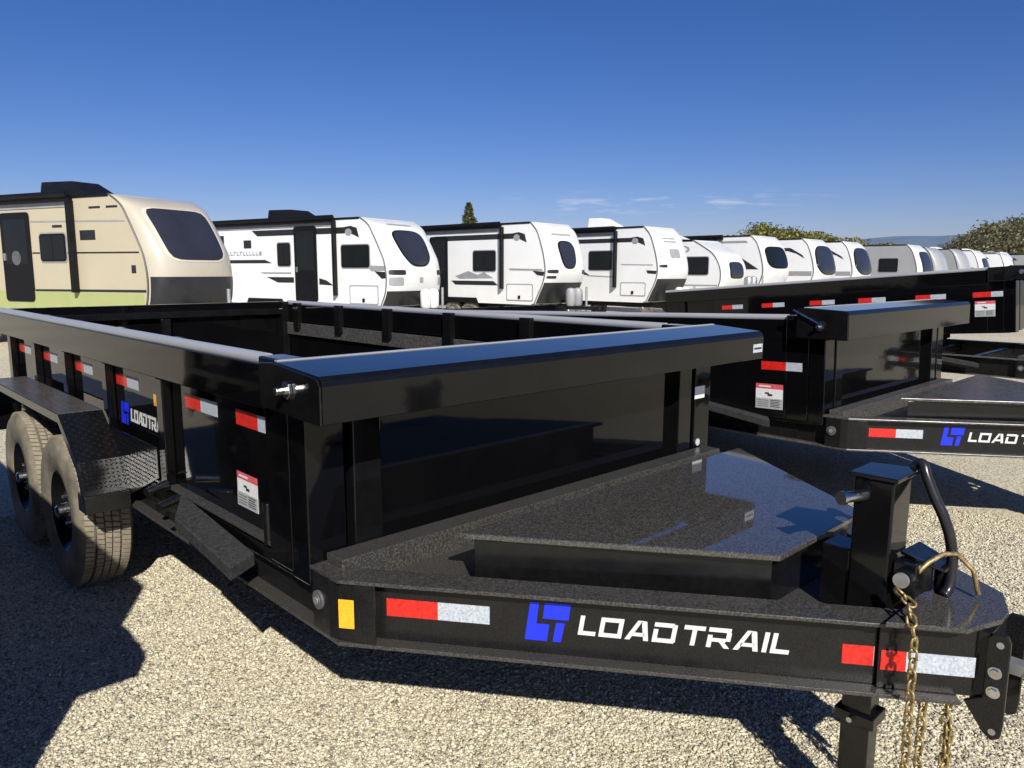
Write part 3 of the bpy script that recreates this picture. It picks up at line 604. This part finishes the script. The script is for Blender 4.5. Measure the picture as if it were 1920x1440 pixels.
def front(S, Wd, bul, v, y, off=0):
    """front cap surface: v along seam profile, y across 0..Wd"""
    def pt(v_, y_):
        s_0, z_ = prof_eval(S, v_); q = abs(2*y_/Wd-1); g = (max(0, 1-q**3.6))**(1/2.2)
        fr = v_/(len(S)-1); bb = bul*(0.30+1.0*math.sin(min(1, fr*1.25+.12)*math.pi*.62))
        dz = -.10*g*max(0, 1-fr*3.0)*0.4
        return Vector((s_0+bb*g*1.0, y_, z_+dz))
    p = pt(v, y)
    if off:
        a = pt(v+.02, y)-pt(v-.02, y); y0, y1 = max(0.001, y-.02), min(Wd-.001, y+.02); b = pt(v, y1)-pt(v, y0); n_ = b.cross(a).normalized()
        if n_.x < 0: n_ = -n_
        p = p+n_*off
    return p
def patch(S, Wd, bul, v0, v1, y0, y1, off, pw=4.5, n=40, rings=8, shear=0.0):
    mb = MB(); vc, yc, dv, dy = (v0+v1)/2, (y0+y1)/2, (v1-v0)/2, (y1-y0)/2; vs = [front(S, Wd, bul, vc, yc, off)]; fs = []
    for r_ in range(1, rings+1):
        for q in range(n):
            t = 2*math.pi*q/n; c0, s0 = math.cos(t), math.sin(t); k_ = (abs(c0)**pw+abs(s0)**pw)**(-1/pw)*r_/rings
            vs.append(front(S, Wd, bul, vc+dv*k_*s0, yc+dy*k_*c0*(1+shear*k_*s0), off))
    for q in range(n): fs.append((0, 1+q, 1+(q+1) % n))
    for r_ in range(rings-1):
        for q in range(n):
            a = 1+r_*n; fs.append((a+q, a+(q+1) % n, a+n+(q+1) % n, a+n+q))
    return mb.add(vs, fs)
def camper(x, y, head, label, S='a', L=6.5, Wd=2.0, H=3.05, zb=.62, bul=.40, body='white', capm='cap', win=(), door=None, awn=None, post=None,
           stripes=(), fwin=None, fmat='screen', skirt=None, ac=None, box=None, lower=None, detail=True, wheels=(-2.9, -3.7), band=None, extra=None, pro=True, emb=None, lettr=None, trim=True):
    S = [(a, z if z < 2.9 else z+(H-3.05)) if H != 3.05 and S != 'c' else (a, z) for a, z in SEAM[S]]
    H = S[0][1]
    root = empty('camper_trailer', (x, y, 0), R(head)); tag(root, label, 'camper', 'campers lined up beyond the dump trailers')
    # body shell
    fine = [prof_eval(S, v_*.25) for v_ in range(4*(len(S)-1)+1)]; fine[-1] = S[-1]
    fine = [p for p in fine if p[1] >= zb]
    if fine[-1][1] > zb: fine.append((fine[-1][0]-.12, zb))
    outl = [(-L, zb), (-L, H-.15), (-L+.15, H)]+fine
    mb = MB(); mb.prism([(a, 0, z) for a, z in outl], (0, Wd, 0)); rv_part(mb, 'body', body, root)
    # front cap
    nv, ny = 30, 20; mb = MB(); vs = []; V = len(S)-1
    for i in range(nv+1):
        for j in range(ny+1): vs.append(front(S, Wd, bul, V*i/nv, .0005+(Wd-.001)*(0.5-0.5*math.cos(math.pi*j/ny)), 0)+Vector((.004, 0, 0)))
    fs = [(i*(ny+1)+j, (i+1)*(ny+1)+j, (i+1)*(ny+1)+j+1, i*(ny+1)+j+1) for i in range(nv) for j in range(ny)]
    fs.append(tuple(range(ny+1))); fs.append(tuple(nv*(ny+1)+j for j in range(ny+1))[::-1])
    mb.add(vs, fs); rv_part(mb, 'front_cap', capm, root, 0, 'auto')
    # seam trim
    if trim:
        mb = MB(); mb.tube([(a+.0, -.006, z) for a, z in fine], .016, 6); rv_part(mb, 'seam_trim', 'trim', root)
        rv_part(MB().box(-L+.1, -.02, -.014, -.0006, H-.045, H+.012), 'roof_trim', 'plastic', root)
    if fwin:
        v0, v1, m0 = fwin[:3]; mL, mR = m0 if isinstance(m0, tuple) else (m0, m0); pw = fwin[3] if len(fwin) > 3 else 4.5; sh = fwin[4] if len(fwin) > 4 else 0
        fr = patch(S, Wd, bul, v0-.09, v1+.09, mL-.06, Wd-mR+.06, .010, pw, shear=sh); fo = rv_part(fr, 'front_window', 'plastic' if capm != 'cream' else 'creaml', root, 0, 'auto')
        rv_part(patch(S, Wd, bul, v0, v1, mL, Wd-mR, .018, pw, shear=sh), 'pane', fmat, fo, 0, True)
    if lower:
        v0, v1, mm_ = lower; mb = MB(); vs = []; a_, b_ = 10, 20
        for i in range(a_+1):
            for j in range(b_+1): vs.append(front(S, Wd, bul, v0+(v1-v0)*i/a_, .003+(Wd-.006)*(0.5-0.5*math.cos(math.pi*j/b_)), 0)+Vector((.014, 0, 0)))
        mb.add(vs, [(i*(b_+1)+j, (i+1)*(b_+1)+j, (i+1)*(b_+1)+j+1, i*(b_+1)+j+1) for i in range(a_) for j in range(b_)]); rv_part(mb, 'rock_guard', mm_, root, 0, True)
    for v0, v1, y0_, y1_, m_ in (extra or ()):
        rv_part(patch(S, Wd, bul, v0, v1, y0_, y1_, .012, 8, 24, 4), 'nose_graphic', m_, root, 0, True)
    def sp(a0, a1, z0, z1, t=.012): return MB().box(a0, a1, -t, -.0005, z0, z1)
    def rr(a0, a1, z0, z1, r_, t0, t1):
        pts = []
        for cx, cz, st in ((a1-r_, z1-r_, 0), (a0+r_, z1-r_, 90), (a0+r_, z0+r_, 180), (a1-r_, z0+r_, 270)):
            for q in range(4): t = R(st+q*30); pts.append((cx+r_*math.cos(t), -t0, cz+r_*math.sin(t)))
        return MB().prism(pts, (0, -(t1-t0), 0))
    for a0, a1, z0, z1 in win:
        fo = rv_part(rr(a0-.03, a1+.03, z0-.03, z1+.03, .09, .0005, .012), 'window', 'graph', root)
        rv_part(rr(a0, a1, z0, z1, .07, .0125, .022), 'frame', 'plastic', fo)
        rv_part(rr(a0+.04, (a0+a1)/2-.01, z0+.04, z1-.04, .04, .0225, .025), 'pane', 'glass', fo)
        rv_part(rr((a0+a1)/2+.01, a1-.04, z0+.04, z1-.04, .04, .0225, .025), 'pane', 'glass', fo)
    if door:
        a0, a1, z0, z1 = door; fo = rv_part(rr(a0, a1, z0, z1, .08, .0005, .030), 'door', 'plastic', root)
        rv_part(rr(a0+.10, a1-.10, z0+(z1-z0)*.42, z1-.14, .05, .0305, .034), 'pane', 'glass', fo)
        rv_part(MB().box(a0+.07, a0+.13, -.06, -.031, z0+.85, z0+1.0), 'handle', 'metal', fo)
        if emb:
            rv_part(MB().cyl((emb[0], -.0345, emb[1]), (emb[0], -.037, emb[1]), emb[2], n=24), 'emblem', 'trim', fo)
        rv_part(MB().box(a0+.05, a1-.05, -.32, -.02, zb-.16, zb-.12), 'entry_step', 'metal', root)
    if awn:
        a0, a1, z_ = awn; rv_part(MB().cyl((a0, -.11, z_), (a1, -.11, z_), .062, n=12).box(a0, a1, -.10, -.0005, z_-.13, z_-.02), 'awning', 'plastic', root, 0, 'auto')
        rv_part(MB().box(a0, a1, -.018, -.0005, z_-.235, z_-.135), 'awning_rail', 'graph', root)
    if post:
        for pa in post[0]: rv_part(MB().box(pa-.04, pa+.04, -.15, -.02, post[1], (awn[2] if awn else H)-.10), 'awning_arm', 'plastic', root, .01)
    for st in stripes:
        pts, m_ = st; mb = MB(); k0 = -.0006-.0003*stripes.index(st); mb.prism([(a, k0, z) for a, z in pts], (0, -.004, 0)); rv_part(mb, 'graphic', m_, root)
    if skirt: rv_part(MB().box(-L, skirt[0], -.010, -.0006, zb-.01, skirt[1]), 'skirt', skirt[2], root)
    if box:
        a0, a1, z0, z1 = box; rv_part(rr(a0, a1, z0, z1, .05, .0005, .008), 'hatch', 'graph', root); fo = rv_part(rr(a0+.035, a1-.035, z0+.035, z1-.035, .04, .009, .013), 'hatch_door', body, root)
        rv_part(MB().box((a0+a1)/2-.04, (a0+a1)/2+.04, -.035, -.0135, z0+.07, z0+.17), 'latch', 'plastic', fo)
    # roof gear
    if ac:
        a0, a1, hh, m_ = ac; mb = MB(); y0, y1 = Wd*.30, Wd*.70
        mb.add([(a0, y0, H+.01), (a1, y0, H+.01), (a1, y1, H+.01), (a0, y1, H+.01), (a0+.02, y0+.06, H+hh), (a1-.75, y0+.06, H+hh*.95), (a1-.75, y1-.06, H+hh*.95), (a0+.02, y1-.06, H+hh)],
               [(0, 3, 2, 1), (4, 5, 6, 7), (0, 1, 5, 4), (1, 2, 6, 5), (2, 3, 7, 6), (3, 0, 4, 7)]); rv_part(mb, 'air_conditioner', m_, root, .03)
        rv_part(MB().box(a0-.02, a1+.02, y0-.03, y1+.03, H+.001, H+.06), 'air_conditioner_base', 'plastic', root, .01)
        rv_part(MB().box(a0-1.5, a0-1.1, Wd*.4, Wd*.6, H+.001, H+.14), 'roof_vent', 'plastic', root, .02)
    rv_part(MB().box(-L+.2, -.15, .02, Wd-.02, H+.0005, H+.012), 'roof_membrane', 'acwhite', root)
    # chassis
    rv_part(MB().box(-L+.3, 1.0, .35, .45, zb-.16, zb-.002).box(-L+.3, 1.0, Wd-.45, Wd-.35, zb-.16, zb-.002), 'chassis', 'plastic', root)
    mb = MB(); ym = Wd/2; nose = S[-1][0]
    mb.prism([(nose-.2, .35, zb-.12), (nose+1.65, ym-.05, zb-.12), (nose+1.65, ym+.05, zb-.12), (nose+1.4, ym+.05, zb-.12), (nose-.1, .47, zb-.12)], (0, 0, .10))
    mb.prism([(nose-.2, Wd-.35, zb-.12), (nose+1.65, ym+.05, zb-.12), (nose+1.65, ym-.05, zb-.12), (nose+1.4, ym-.05, zb-.12), (nose-.1, Wd-.47, zb-.12)], (0, 0, .098))
    rv_part(mb, 'hitch_frame', 'plastic', root)
    rv_part(MB().cyl((nose+1.25, ym, .02), (nose+1.25, ym, zb+.55), .035, n=10).cyl((nose+1.25, ym, 0), (nose+1.25, ym, .02), .11, n=12), 'tongue_jack', 'metal', root)
    if pro:
        for dy_ in (-.17, .17):
            rv_part(MB().lathe([(0, .0), (.12, .0), (.15, .05), (.15, .42), (.12, .50), (.05, .53), (0, .53)], (nose+.80, ym+dy_, zb-.02), 'z', 16), 'gas_bottle', 'acwhite' if pro is True else pro, root, 0, 'auto')
    for w_ in wheels:
        for y_ in (.02, Wd-.22):
            fo = rv_part(MB().lathe([(.19, .0), (.22, -.01), (.31, .0), (.335, .03), (.335, .17), (.31, .20), (.19, .20)], (w_, y_, .335), 'y', 24), 'tyre', 'sidewall', root, 0, 'auto')
            rv_part(MB().lathe([(0, .03), (.08, .03), (.18, .05), (.19, .02)], (w_, y_, .335), 'y', 20), 'rim', 'metal', fo, 0, 'auto')
    if detail:
        mb = MB(); mb.prism([(w2, -.003, z_) for w2, z_ in [(wheels[0]+.45, zb-.005), (wheels[0]+.36, zb+.16), (wheels[-1]-.36, zb+.16), (wheels[-1]-.45, zb-.005)]], (0, -.03, 0)); rv_part(mb, 'wheel_arch', 'plastic', root)
    if lettr:
        mb = MB(); a0, z0, n_, h_ = lettr; rnd = random.Random(3)
        for q in range(n_):
            xx = a0+q*h_*1.25; mb.box(xx, xx+h_*.25, -.006, -.0006, z0, z0+h_); mb.box(xx+h_*.25, xx+h_*.9, -.006, -.0006, z0+(h_*.75 if rnd.random() < .5 else 0), z0+(h_ if rnd.random() < .5 else h_*.25)+h_*.0 if False else z0+h_) if rnd.random() < .3 else mb.box(xx+h_*.25, xx+h_*.9, -.006, -.0006, z0, z0+h_*.25)
        rv_part(mb, 'side_lettering', 'graph', root)
    return root

def swoosh(a0, a1, z, h): return [([(a0, z), (a0+.25, z-h), (a1-.60, z-h), (a1-.60, z)], 'graphd'), ([(a1-.599, z), (a1-.599, z-h), (a1-.40, z-h+.02), (a1-.02, z-h-.12), (a1-.10, z-.03), (a1-.34, z+.03)], 'graphd'), ([(a1-.42+.13*math.cos(q*math.pi/6), z-h+.03+.10*math.sin(q*math.pi/6)) for q in range(12)], 'graph')]
camper(-2.49, -13.76, 110.6, 'tan camper with a large slanted front window and black lower nose, leftmost of the row', 'a', L=7.2, Wd=1.95, body='tan', capm='cream', zb=.70, bul=.34, H=3.05,
       door=(-3.42, -2.47, .95, 2.78), win=[(-2.17, -1.36, 1.78, 2.33)], awn=(-6.8, -1.07, 3.08), post=([-1.07, -6.3], 1.16),
       stripes=[([(-2.45, 1.965), (.73, 1.955), (.73, 1.925), (-2.45, 1.935)], 'graphd'), ([(-2.45, 2.60), (.38, 2.55), (.40, 2.52), (-2.45, 2.57)], 'graph'),
                ([(-2.45, 1.21), (.86, 1.235), (.86, 1.185), (-2.45, 1.17)], 'graphd'), ([(-.92, 2.38), (-.47, 2.38), (-.47, 2.19), (-.92, 2.19)], 'graphd'),
                ([(-.60, 2.83), (-.27, 2.83), (-.27, 2.79), (-.60, 2.79)], 'dkgrey'), ([(-.10, 2.83), (.22, 2.83), (.22, 2.79), (-.10, 2.79)], 'dkgrey'), ([(-1.75, 2.50), (-1.45, 2.50), (-1.45, 2.45), (-1.75, 2.45)], 'graphd'), ([(.50, 1.70), (.62, 1.70), (.62, 1.55), (.50, 1.55)], 'graphd')],
       skirt=(.80, 1.165, 'lime'), ac=(-3.0, -1.25, .42, 'plastic'), fwin=(1.25, 4.15, (.24, .36), 7.0, -.05), lower=(4.9, 6.97, 'dkgrey'), emb=(-2.95, 1.85, .15), pro=False, wheels=(-4.4, -5.2))
camper(-9.29, -15.68, 103.1, 'white camper with tall black door, just right of the tan camper\'s nose', 'a', L=6.6, Wd=2.2, bul=.22,
       door=(-2.62, -1.70, .72, 2.87), win=[(-.72, .33, 1.70, 2.31), (-3.36, -2.81, 1.75, 2.41)], awn=(-6.3, -.93, 3.08), post=([-.92], .92),
       stripes=swoosh(-4.5, -.02, 2.80, .17)+[([(-6.3, 1.93), (-3.95, 1.93), (-3.63, 1.83), (-6.1, 1.83)], 'graphd'), ([(-3.9, 1.42), (-2.7, 1.42), (-2.7, 1.26), (-3.4, 1.26)], 'graphd'), ([(-1.64, 1.40), (-1.35, 1.34), (-1.08, 1.20), (-1.64, 1.22)], 'graphd'),
                ([(.22, 1.76), (.86, 1.74), (.90, 1.62), (.38, 1.60)], 'graph'), ([(.50, 1.60), (.93, 1.58), (.93, 1.42), (.76, 1.40)], 'graphd'), ([(-4.9, 2.52), (-4.55, 2.52), (-4.55, 2.28), (-4.9, 2.28)], 'graphd'), ([(-6.1, 2.68), (-5.85, 2.68), (-5.85, 2.42), (-6.1, 2.42)], 'graphd'), ([(-4.2, 1.56), (-2.8, 1.56), (-2.8, 1.52), (-4.0, 1.52)], 'graph')],
       box=(-.45, .63, .69, 1.22), ac=(-4.6, -2.85, .42, 'plastic'), extra=[(4.55, 4.85, .02, .50, 'graphd'), (5.0, 5.5, .02, .42, 'graph'), (4.55, 4.85, 1.85, 2.18, 'graphd'), (5.0, 5.5, 1.9, 2.18, 'graph'), (5.0, 5.35, 1.05, 1.2, 'graph'), (.75, .9, .6, 1.6, 'graph')], fwin=(1.55, 4.25, .55, 3.2, -.18), lower=(5.85, 6.97, 'dkgrey'), lettr=(-6.0, 2.06, 13, .12), wheels=(-3.6, -4.4))
camper(-13.88, -13.72, 94.1, 'white camper with a dark oval nose window, third from the left', 'b', L=8.0, Wd=1.8, bul=.18, ac=(-7.7, -6.2, .30, 'plastic'),
       door=(-4.4, -3.55, .62, 2.73), win=[(-2.37, -1.40, 1.62, 2.24)], awn=(-5.6, -1.15, 3.04), post=([-1.08], 1.08),
       stripes=swoosh(-4.2, -.12, 2.74, .16)+[([(-3.4, 1.31), (-1.5, 1.31), (-1.3, 1.18), (-3.2, 1.18)], 'graphd'), ([(-.85, 1.70), (.45, 1.68), (.50, 1.63), (-.80, 1.64)], 'graph'), ([(.10, 1.63), (.55, 1.60), (.52, 1.48), (.28, 1.50)], 'graphd'), ([(-3.2, 1.45), (-2.6, 1.62), (-2.2, 1.50), (-1.9, 1.58), (-1.5, 1.40), (-3.0, 1.37)], 'graph')],
       box=(-.95, .12, .72, 1.24), extra=[(3.9, 4.15, .02, .35, 'graphd'), (4.35, 4.55, .02, .3, 'graphd'), (3.9, 4.2, 1.5, 1.78, 'graphd'), (1.2, 1.35, .4, 1.3, 'graph')], pro='graph', fwin=(1.9, 3.75, (.55, .62), 3.0, -.12), lower=(4.9, 6.97, 'dkgrey'), wheels=(-2.6, -3.4))
camper(-17.84, -12.56, 91.1, 'white camper with a white roof air conditioner and windowless nose, fourth from the left', 'b', L=5.6, Wd=1.68, bul=.14,
       door=(-3.6, -2.9, .72, 2.7), win=[(-2.21, -1.24, 1.67, 2.29)], awn=(-5.0, -1.08, 3.03), post=([-1.05], 1.09),
       stripes=swoosh(-3.4, .10, 2.70, .14)+[([(-3.2, 1.60), (-2.4, 1.60), (-2.2, 1.50), (-3.2, 1.50)], 'graphd'), ([(-.85, 1.86), (.40, 1.84), (.40, 1.81), (-.85, 1.83)], 'graph'), ([(.15, 1.66), (.55, 1.64), (.52, 1.54), (.20, 1.56)], 'graphd'), ([(-2.3, 1.50), (-1.2, 1.45), (-1.2, 1.42), (-2.3, 1.46)], 'graph')],
       box=(-.87, .14, .82, 1.27), extra=[(3.5, 3.7, .02, .3, 'graphd'), (2.3, 3.0, .55, 1.1, 'graph'), (1.3, 1.42, .4, 1.1, 'graph'), (1.6, 1.72, .4, 1.1, 'graph')], ac=(-2.75, -1.45, .40, 'acwhite'), lower=(4.6, 6.97, 'dkgrey'), wheels=(-3.0,))
camper(-21.69, -13.2, 91.1, 'small white teardrop camper with an oval badge, fifth from the left', 'c', L=4.2, Wd=1.75, bul=.12, zb=.95,
       win=[(-.46, .66, 1.52, 2.14)], stripes=[([(-.8, 1.16), (1.05, 1.16), (1.05, 1.11), (-.8, 1.11)], 'graph'), ([(-.45+.32*math.cos(q*math.pi/10), 2.42+.14*math.sin(q*math.pi/10)) for q in range(20)], 'graph'), ([(-.45+.22*math.cos(q*math.pi/10), 2.42+.08*math.sin(q*math.pi/10)) for q in range(20)], 'white')],
       fwin=(3.2, 5.0, .45, 4, .0), ac=(-1.9, -.7, .32, 'acwhite'), wheels=(-2.0,), pro='metal')
camper(-25.6, -13.1, 91.1, 'white camper with a big black wedge graphic, next right of the teardrop one', 'b', L=5.5, bul=.22, door=None,
       stripes=[([(-2.6, 2.50), (-.9, 2.50), (.40, 1.72), (-1.2, 1.72)], 'graphd'), ([(-3.4, 2.85), (-.2, 2.85), (-.1, 2.76), (-3.4, 2.76)], 'graph')], fwin=(1.6, 3.6, (.15, .35), 4), fmat='glass', lower=(6.0, 6.97, 'dkgrey'), wheels=(-2.6, -3.4), awn=(-4.6, -1.2, 3.04))
blue_l = ['white camper with a large rounded blue windscreen, left one of the matching pair', 'white camper with a large rounded blue windscreen, right one of the matching pair']
for k_, (xx, yy) in enumerate(((-29.6, -12.9), (-33.6, -12.9))):
    camper(xx, yy, 91.1, blue_l[k_], 'b', L=5.5, bul=.2, stripes=[([(-3.2, 2.66), (-.5, 2.66), (.05, 2.35), (.15, 2.20), (-.2, 2.40), (-.6, 2.52), (-3.2, 2.54)], 'graphd'), ([(-2.4, 1.66), (.5, 1.66), (.5, 1.46), (-2.4, 1.46)], 'graph')],
           fwin=(1.2, 4.2, .12, 3.0, .05), lower=(6.3, 6.97, 'dkgrey'), wheels=(-2.6, -3.4), ac=(-2.6, -1.6, .22, 'acwhite'))
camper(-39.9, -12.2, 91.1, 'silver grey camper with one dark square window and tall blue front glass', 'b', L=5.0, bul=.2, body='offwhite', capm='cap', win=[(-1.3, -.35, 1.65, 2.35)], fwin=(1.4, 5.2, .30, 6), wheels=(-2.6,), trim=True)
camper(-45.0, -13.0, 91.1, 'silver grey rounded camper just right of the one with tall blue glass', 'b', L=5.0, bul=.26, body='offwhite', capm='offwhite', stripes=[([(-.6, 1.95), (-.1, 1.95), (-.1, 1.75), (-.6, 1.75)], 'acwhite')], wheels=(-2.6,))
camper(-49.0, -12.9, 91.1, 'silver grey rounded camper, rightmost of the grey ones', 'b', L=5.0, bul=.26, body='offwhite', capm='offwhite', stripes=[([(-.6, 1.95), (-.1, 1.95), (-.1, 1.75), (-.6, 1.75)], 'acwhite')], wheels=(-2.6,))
far_l = ['white camper with two dark stripes, first one right of the grey campers', 'white camper far down the row, second right of the grey campers', 'white camper far down the row, third right of the grey campers',
         'white camper far down the row, fourth right of the grey campers', 'white camper near the far right end of the row, cut by the trailer top', 'white camper at the far right end of the row']
for k_ in range(6):
    camper(-52.9-3.9*k_, -12.8+(.0, .5, -.3, .4, .1, -.2)[k_], 91.1, far_l[k_], 'b', L=5.2, bul=.2, H=(3.05, 2.93, 3.12, 3.0, 3.08, 2.95)[k_], body='white' if k_ != 3 else 'offwhite', win=[(-1.9, -1.1, 1.95, 2.45)] if k_ % 2 else (),
           stripes=[([(-2.6, 2.72), (-.6, 2.72), (-.4, 2.55), (-2.6, 2.55)], 'graphd'), ([(-1.5, 1.95), (.3, 1.95), (.3, 1.83), (-1.5, 1.83)], 'graphd'), ([(-1.5, 1.70), (.3, 1.70), (.3, 1.58), (-1.5, 1.58)], 'graphd')][:3-k_ % 2],
           fwin=(1.8, 3.8, .35, 4) if k_ % 2 == 0 else None, ac=(-2.6, -1.5, .28, ('acwhite', 'plastic', 'acwhite')[k_ % 3]), wheels=(-2.6,), pro=False)

# ------------------------------------------------------------------ ground
mb = MB(); mb.add([(-4000, -4000, 0), (4000, -4000, 0), (4000, 4000, 0), (-4000, 4000, 0)], [(0, 1, 2, 3)])
tag(mb.build('ground', 'gravel'), 'pale tan crushed gravel yard spreading under all the trailers', kind='structure')
rng = np.random.default_rng(7)
def stones(N, smin, smax, dens_r):
    ang = YAW+rng.uniform(-R(38), R(38), N); u_ = rng.uniform(0, 1, N); d = dens_r[0]+(dens_r[1]-dens_r[0])*u_**1.25
    x = CAM.x+np.cos(ang)*d; y = CAM.y+np.sin(ang)*d; s = rng.uniform(smin, smax, N)*rng.choice([1, 1, 1, 1.35], N)
    ico = np.array([(1, 0, 0), (-1, 0, 0), (0, 1, 0), (0, -1, 0), (0, 0, 1), (0, 0, -1)], float)
    fc = np.array([(0, 2, 4), (2, 1, 4), (1, 3, 4), (3, 0, 4), (2, 0, 5), (1, 2, 5), (3, 1, 5), (0, 3, 5)])
    V = ico[None]*rng.uniform(.8, 1.25, (N, 6, 1)) + rng.uniform(-.33, .33, (N, 6, 3)); V = V*np.stack([rng.uniform(.85, 1.35, N), rng.uniform(.7, 1.1, N), rng.uniform(.45, .75, N)], 1)[:, None]
    a = rng.uniform(0, 2*np.pi, N); t1_ = rng.uniform(-.5, .5, N)
    ca, sa, ct, st = np.cos(a), np.sin(a), np.cos(t1_), np.sin(t1_)
    y1_ = V[..., 1]*ct[:, None]-V[..., 2]*st[:, None]; z1_ = V[..., 1]*st[:, None]+V[..., 2]*ct[:, None]; x1_ = V[..., 0]
    X = (x1_*ca[:, None]-y1_*sa[:, None])*s[:, None]+x[:, None]; Y = (x1_*sa[:, None]+y1_*ca[:, None])*s[:, None]+y[:, None]
    Z = z1_*s[:, None]+(rng.uniform(-.1, .45, N)*s)[:, None]
    P_ = np.stack([X, Y, Z], -1).reshape(-1, 3); F_ = (fc[None]+6*np.arange(N)[:, None, None]).reshape(-1)
    me = bpy.data.meshes.new('gravel_stones'); me.vertices.add(len(P_)); me.vertices.foreach_set('co', P_.ravel()); nf = N*8
    me.loops.add(nf*3); me.loops.foreach_set('vertex_index', F_.astype(np.int32)); me.polygons.add(nf); me.polygons.foreach_set('loop_start', np.arange(nf, dtype=np.int32)*3)
    me.materials.append(M['stones']); me.update(calc_edges=True); me.validate()
    o = bpy.data.objects.new('gravel_stones', me); C.objects.link(o); return o
tag(stones(285000, .0040, .0080, (1.9, 5.8)), 'loose crushed tan and grey gravel stones covering the yard', kind='stuff')

# distant hills
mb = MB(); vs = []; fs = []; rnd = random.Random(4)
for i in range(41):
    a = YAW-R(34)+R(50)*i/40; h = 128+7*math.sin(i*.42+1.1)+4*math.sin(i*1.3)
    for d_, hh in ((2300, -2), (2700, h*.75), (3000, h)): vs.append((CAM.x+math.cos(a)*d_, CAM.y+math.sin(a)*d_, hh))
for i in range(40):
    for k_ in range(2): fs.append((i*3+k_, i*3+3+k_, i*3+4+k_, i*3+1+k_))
mb.add(vs, fs); tag(mb.build('hills', 'hill', None, 0, True), 'low hills coloured haze blue far beyond the yard', kind='structure')

# ------------------------------------------------------------------ trees
def tree(px, dist, hgt, wid, leaf, label, seed, conifer=False, nm='broadleaf_tree', clumps=90, base=.25):
    rnd = random.Random(seed); ang = math.atan((px-960)/1414.67)
    dirv = rt*math.sin(ang)+Vector((fw.x, fw.y, 0)).normalized()*math.cos(ang)
    p = Vector((CAM.x, CAM.y, 0))+dirv*(dist/math.cos(ang)*1.0)
    hgt -= 1.2 if not conifer else .3; wid *= .85
    root = empty(nm, (p.x, p.y, 0)); tag(root, label, 'tree', 'trees beyond the campers')
    mb = MB(); mb.cyl((0, 0, 0), (.1, 0, hgt*.55), hgt*.03, hgt*.012, 10)
    for q in range(6):
        a = rnd.uniform(0, 6.28); z_ = hgt*rnd.uniform(.22, .5); mb.cyl((.05, 0, z_), (math.cos(a)*wid*.32, math.sin(a)*wid*.32, z_+hgt*.22), hgt*.012, hgt*.004, 6)
    mb.build('trunk', 'bark', root)
    mb = MB()
    for q in range(clumps):
        if conifer:
            t = rnd.random()**.9; z_ = hgt*(.10+.88*t); rr_ = wid*.6*(1-t)**.9*rnd.uniform(.35, 1.1)+.02; a = rnd.uniform(0, 6.28); c0 = Vector((math.cos(a)*rr_, math.sin(a)*rr_, z_)); cs = .10+.62*(1-t)
        else:
            while True:
                v_ = Vector((rnd.uniform(-1, 1), rnd.uniform(-1, 1), rnd.uniform(-1, 1)))
                if .35 < v_.length < 1: break
            c0 = Vector((v_.x*wid*.5, v_.y*wid*.5, hgt*(base+(1-base)*(.5+.47*v_.z)))); cs = wid*.085*rnd.uniform(.6, 1.4)
        for w_ in range(60):
            o_ = Vector((max(-1.4, min(1.4, rnd.gauss(0, 1))), max(-1.4, min(1.4, rnd.gauss(0, 1))), max(-1.1, min(1.1, rnd.gauss(0, .8)))))*cs; c1 = c0+o_
            s_1 = rnd.uniform(.12, .28)*(1 if not conifer else .8)
            a1 = Vector((rnd.gauss(0, 1), rnd.gauss(0, 1), rnd.gauss(0, 1))).normalized(); b1 = a1.orthogonal().normalized()
            mb.add([c1-a1*s_1, c1+b1*s_1*.6, c1+a1*s_1, c1-b1*s_1*.6], [(0, 1, 2, 3)])
    me = bpy.data.meshes.new('crown'); me.from_pydata(mb.v, [], mb.f); me.materials.append(M[leaf]); me.update()
    o = bpy.data.objects.new('crown', me); C.objects.link(o); o.parent = root
    return root
tree(880, 95, 10.4, 4.0, 'leaf_dark', 'tall pointed conifer rising behind the third camper', 1, True, 'conifer_tree', 230)
tree(833, 110, 8.6, 1.8, 'leaf_dark', 'small thin conifer just left of the tall pointed one', 2, True, 'conifer_tree', 70)
yl = [(1345, 92, 7.0, 6.5, 'small yellow green tree behind the teardrop camper'), (1425, 92, 8.3, 8.5, 'tallest yellow green tree, left end of its clump'),
      (1470, 95, 8.0, 8, 'yellow green tree second in the clump from its left end'), (1515, 96, 7.5, 8, 'yellow green tree third in the clump, above the blue windscreens'), (1560, 97, 6.9, 8, 'lowest yellow green tree, right end of the clump'),
      (1648, 100, 6.6, 5.5, 'rounded yellow green tree behind the grey square-window camper'), (1680, 102, 6.0, 5, 'low yellow green bush tree right of the rounded one')]
for k_, (px, d_, h_, w_, lb) in enumerate(yl): tree(px, d_, h_, w_, 'leaf_yellow', lb, 10+k_, clumps=120)
ol = [(1748, 110, 6.3, 4.5, 'small dark olive tree at the left foot of the olive grove'), (1785, 108, 7.2, 6, 'olive grey tree second from the left in the grove'), (1822, 104, 8.4, 8, 'olive grey tree third in the grove'),
      (1860, 100, 9.4, 9, 'tall olive grey tree before the grove\'s highest crown'), (1905, 97, 10.0, 10, 'highest olive grey tree at the right edge of the photo'), (1955, 97, 9.8, 10, 'olive grey tree just past the right edge behind the highest crown')]
for k_, (px, d_, h_, w_, lb) in enumerate(ol): tree(px, d_, h_, w_, 'leaf_olive', lb, 30+k_, clumps=170, base=.1)
